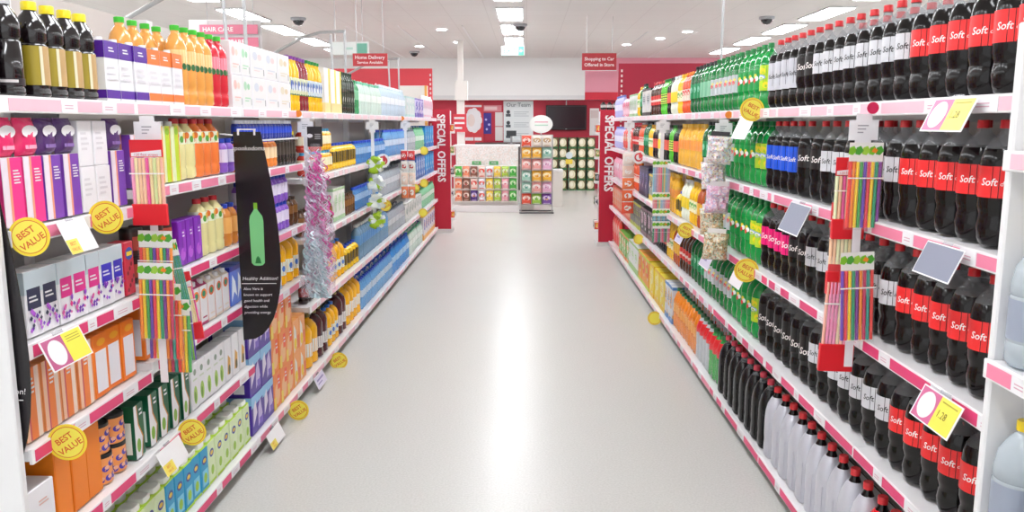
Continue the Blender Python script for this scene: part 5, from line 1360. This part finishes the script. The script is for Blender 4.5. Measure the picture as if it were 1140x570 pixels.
# television
tv = empty('television', (1.04, BACK - .12, 1.86), 'large black flat screen television on red wall', 'television')
MB().box(-.53, .53, 0, .06, -.32, .32, M('#1c191c', .3), .008).build('casing', tv)
MB().box(-.49, .49, -.004, 0, -.27, .28, M('#2c262b', .15)).build('screen', tv)
MB().box(-.02, .02, -.006, -.004, -.3, -.285, M('#c9c9cc', .4)).build('logo_light', tv)
MB().box(-.1, .1, .06, .12, -.1, .1, BLK).box(-.012, .012, .03, .05, .32, .45, STEEL).build('wall_mount', tv)
# posters
def poster(x0, x1, z0, z1, mat, label, fn=None, name='poster_sign'):
    w, h = x1 - x0, z1 - z0
    o = MB().box(-w / 2, w / 2, 0, .02, -h / 2, h / 2, mat).build(name, None, ((x0 + x1) / 2, BACK - .021, (z0 + z1) / 2)); tag(o, label, 'poster')
    if fn: m = MB(); fn(m, w, h); m.build('print', o)
def P1(m, w, h):
    rnd = random.Random(2)
    for k in range(9):
        a = 2 * PI * k / 9; m.add([(.13 * math.cos(a) + .1 * math.cos(i * PI / 8), -.001 - .0002 * k, .06 + .2 * math.sin(a) + .13 * math.sin(i * PI / 8)) for i in range(16)], [tuple(range(16))], PAP)
    m.add([(.17 * math.cos(i * PI / 8), -.004, .06 + .24 * math.sin(i * PI / 8)) for i in range(16)], [tuple(range(16))], PAP)
    m.add([(-.06 + .1 * math.cos(i * PI / 8), -.005, .06 + .16 * math.sin(i * PI / 8)) for i in range(16)], [tuple(range(16))], M('#e9d9d4', .5))
    m.box(-w * .42, w * .42, -.002, 0, h * .38, h * .43, PAP); m.box(-w * .42, 0, -.002, 0, -h * .44, -h * .36, PAP); m.box(w * .05, w * .4, -.002, 0, -h * .44, -h * .36, PAP)
poster(-1.65, -1.13, 1.2, 2.26, M('#d23a44', .5), 'red poster with white splash on the back wall', P1)
poster(-1.12, -.65, 2.02, 2.18, M('#e08a94', .5), 'pale red strip notice on the back wall', lambda m, w, h: [m.box(-w * .45, w * .25, -.002, 0, -h * .25, h * .3, M('#f0c9cc', .5))])
poster(-1.12, -.92, 1.44, 1.98, M('#3a2a8a', .45), 'narrow dark blue poster on the back wall', lambda m, w, h: [m.add([(x + .03 * math.cos(i * PI / 6), -.001, z + .03 * math.sin(i * PI / 6)) for i in range(12)], [tuple(range(12))], M('#b9b4e8', .5)) for x, z in ((-.04, .1), (.04, -.03), (-.02, -.15))])
poster(-.82, -.62, 1.64, 2.0, M('#e4dcda', .5), 'upper small white notice on the back wall')
poster(-.82, -.62, 1.26, 1.62, M('#e4dcda', .5), 'lower small white notice on the back wall')
def P2(m, w, h):
    m.text('Our Team', .15, M('#6a7a80', .5), z=h * .41, y=-.002)
    for k in range(3):
        z = h * .18 - k * .28
        m.add([(-w * .34 + .05 * math.cos(i * PI / 6), -.002, z + .06 + .05 * math.sin(i * PI / 6)) for i in range(12)], [tuple(range(12))], M('#3a3f46', .5)); m.box(-w * .42, -w * .26, -.002, 0, z - .06, z + .01, M('#4a5058', .5))
        for q_ in range(3): m.box(-w * .15, w * .35 - .06 * (q_ % 2), -.002, 0, z + .05 - .05 * q_, z + .065 - .05 * q_, M('#b4bcc0', .5))
poster(-.6, .18, 1.22, 2.29, M('#e6ebec', .5), 'large white staff poster headed our team', P2)
tg = MB().box(-.14, .14, 0, .012, -.18, .18, M('#d8404c', .45)).build('small_red_sign', None, (-1.36, 17.03, 1.72)); tag(tg, 'small red sign with white lines on the pillar', 'sign')
pl = MB()
for k in range(3): pl.box(-.11, .1 - .05 * (k == 2), -.002, 0, .08 - k * .1, .12 - k * .1, PAP)
pl.build('print', tg)
pc = MB().box(-.12, .12, 0, .02, -.35, .35, M('#e9e4e2', .5)).build('notice_sign', None, (1.78, BACK - .021, 1.75)); tag(pc, 'narrow white notice right of the television', 'notice'); MB().box(-.1, .1, -.002, 0, .1, .3, M('#d8c9c6', .5)).build('print', pc)
dk = MB().box(-1.3, -.1, 0, .3, 0, 1.18, M('#5a5250', .5), .004).build('back_counter', None, (0, 21.5, 0)); tag(dk, 'dark low cabinet under the posters', 'cabinet'); MB().box(-1.32, -.08, -.02, .31, 1.18, 1.22, M('#4a4240', .5)).build('top', dk)
# green boxed melons
MEL = boxp('green_produce_box', .215, .3, .27, M('#1f4a2c', .45), [('F', 'r', .06, .94, .05, .95, M('#8a7a4a', .45)), ('F', 'r', 0, 1, 0, .14, M('#2f6a3a', .4)), ('F', 'r', .06, .2, .14, .9, M('#15301c', .4)), ('F', 'o', .52, .54, .4, .38, M('#e6dfc0', .4)), ('F', 'o', .45, .58, .2, .22, M('#f4f0dc', .4))], cat='box')
for k in range(5):
    for j in range(5):
        MEL.place((.7 + j * .24 + rr.uniform(-.004, .004), 21.55, k * .2705), rr.uniform(-.05, .05), f'green produce box, {ORD[j]} from left, {ORD[k]} layer up', 'stacked green produce boxes', far=False)
wt = dot = MB().slab([(.09 * math.cos(i * PI / 12), .09 * math.sin(i * PI / 12) + .12) for i in range(24)], .006, M('#d9e6ea', .4)).build('price_flag', None, (1.1, 21.37, .78)); tag(wt, 'white and yellow price flag in front of the green boxes', 'sign')
MB().box(-.09, .09, -.001, .006, -.1, .02, M('#f0d04a', .4)).build('yellow_slip', wt)
MB().tube([(0, .005, -.1), (0, .005, -.775)], .004, STEEL, 6).build('stake', wt)

# ------------------------------------------------------------------ world and camera
W = bpy.data.worlds.new('ambient_fill'); SC.world = W; W.use_nodes = True  # even white fill, added to brighten the aisle from the open near end
W.node_tree.nodes['Background'].inputs[0].default_value = (.97, .985, 1, 1)
W.node_tree.nodes['Background'].inputs[1].default_value = WORLD_E
cd = bpy.data.cameras.new('camera'); cam = bpy.data.objects.new('camera', cd); COL.objects.link(cam)
cam.location = (0, 0, 1.72)
cam.rotation_euler = (math.radians(90) - math.atan(148 / 920), 0, math.atan(16 / 932))
cd.lens = 36 * 920 / 1140; cd.sensor_width = 36; cd.clip_end = 200
SC.camera = cam
SC.view_settings.view_transform = 'Standard'; SC.view_settings.look = 'None'
SC.view_settings.gamma = 1; SC.view_settings.use_curve_mapping = False
SC.view_settings.exposure = EXPOSURE
SC.cycles.use_denoising = True
SC.cycles.max_bounces = 8; SC.cycles.diffuse_bounces = 4; SC.cycles.glossy_bounces = 4; SC.cycles.transparent_max_bounces = 24
SC.cycles.sample_clamp_indirect = 6
DUP = [k for k, v in LABELS.items() if len(v) > 1]
if DUP: print('DUPLICATE LABELS', len(DUP), DUP[:12])
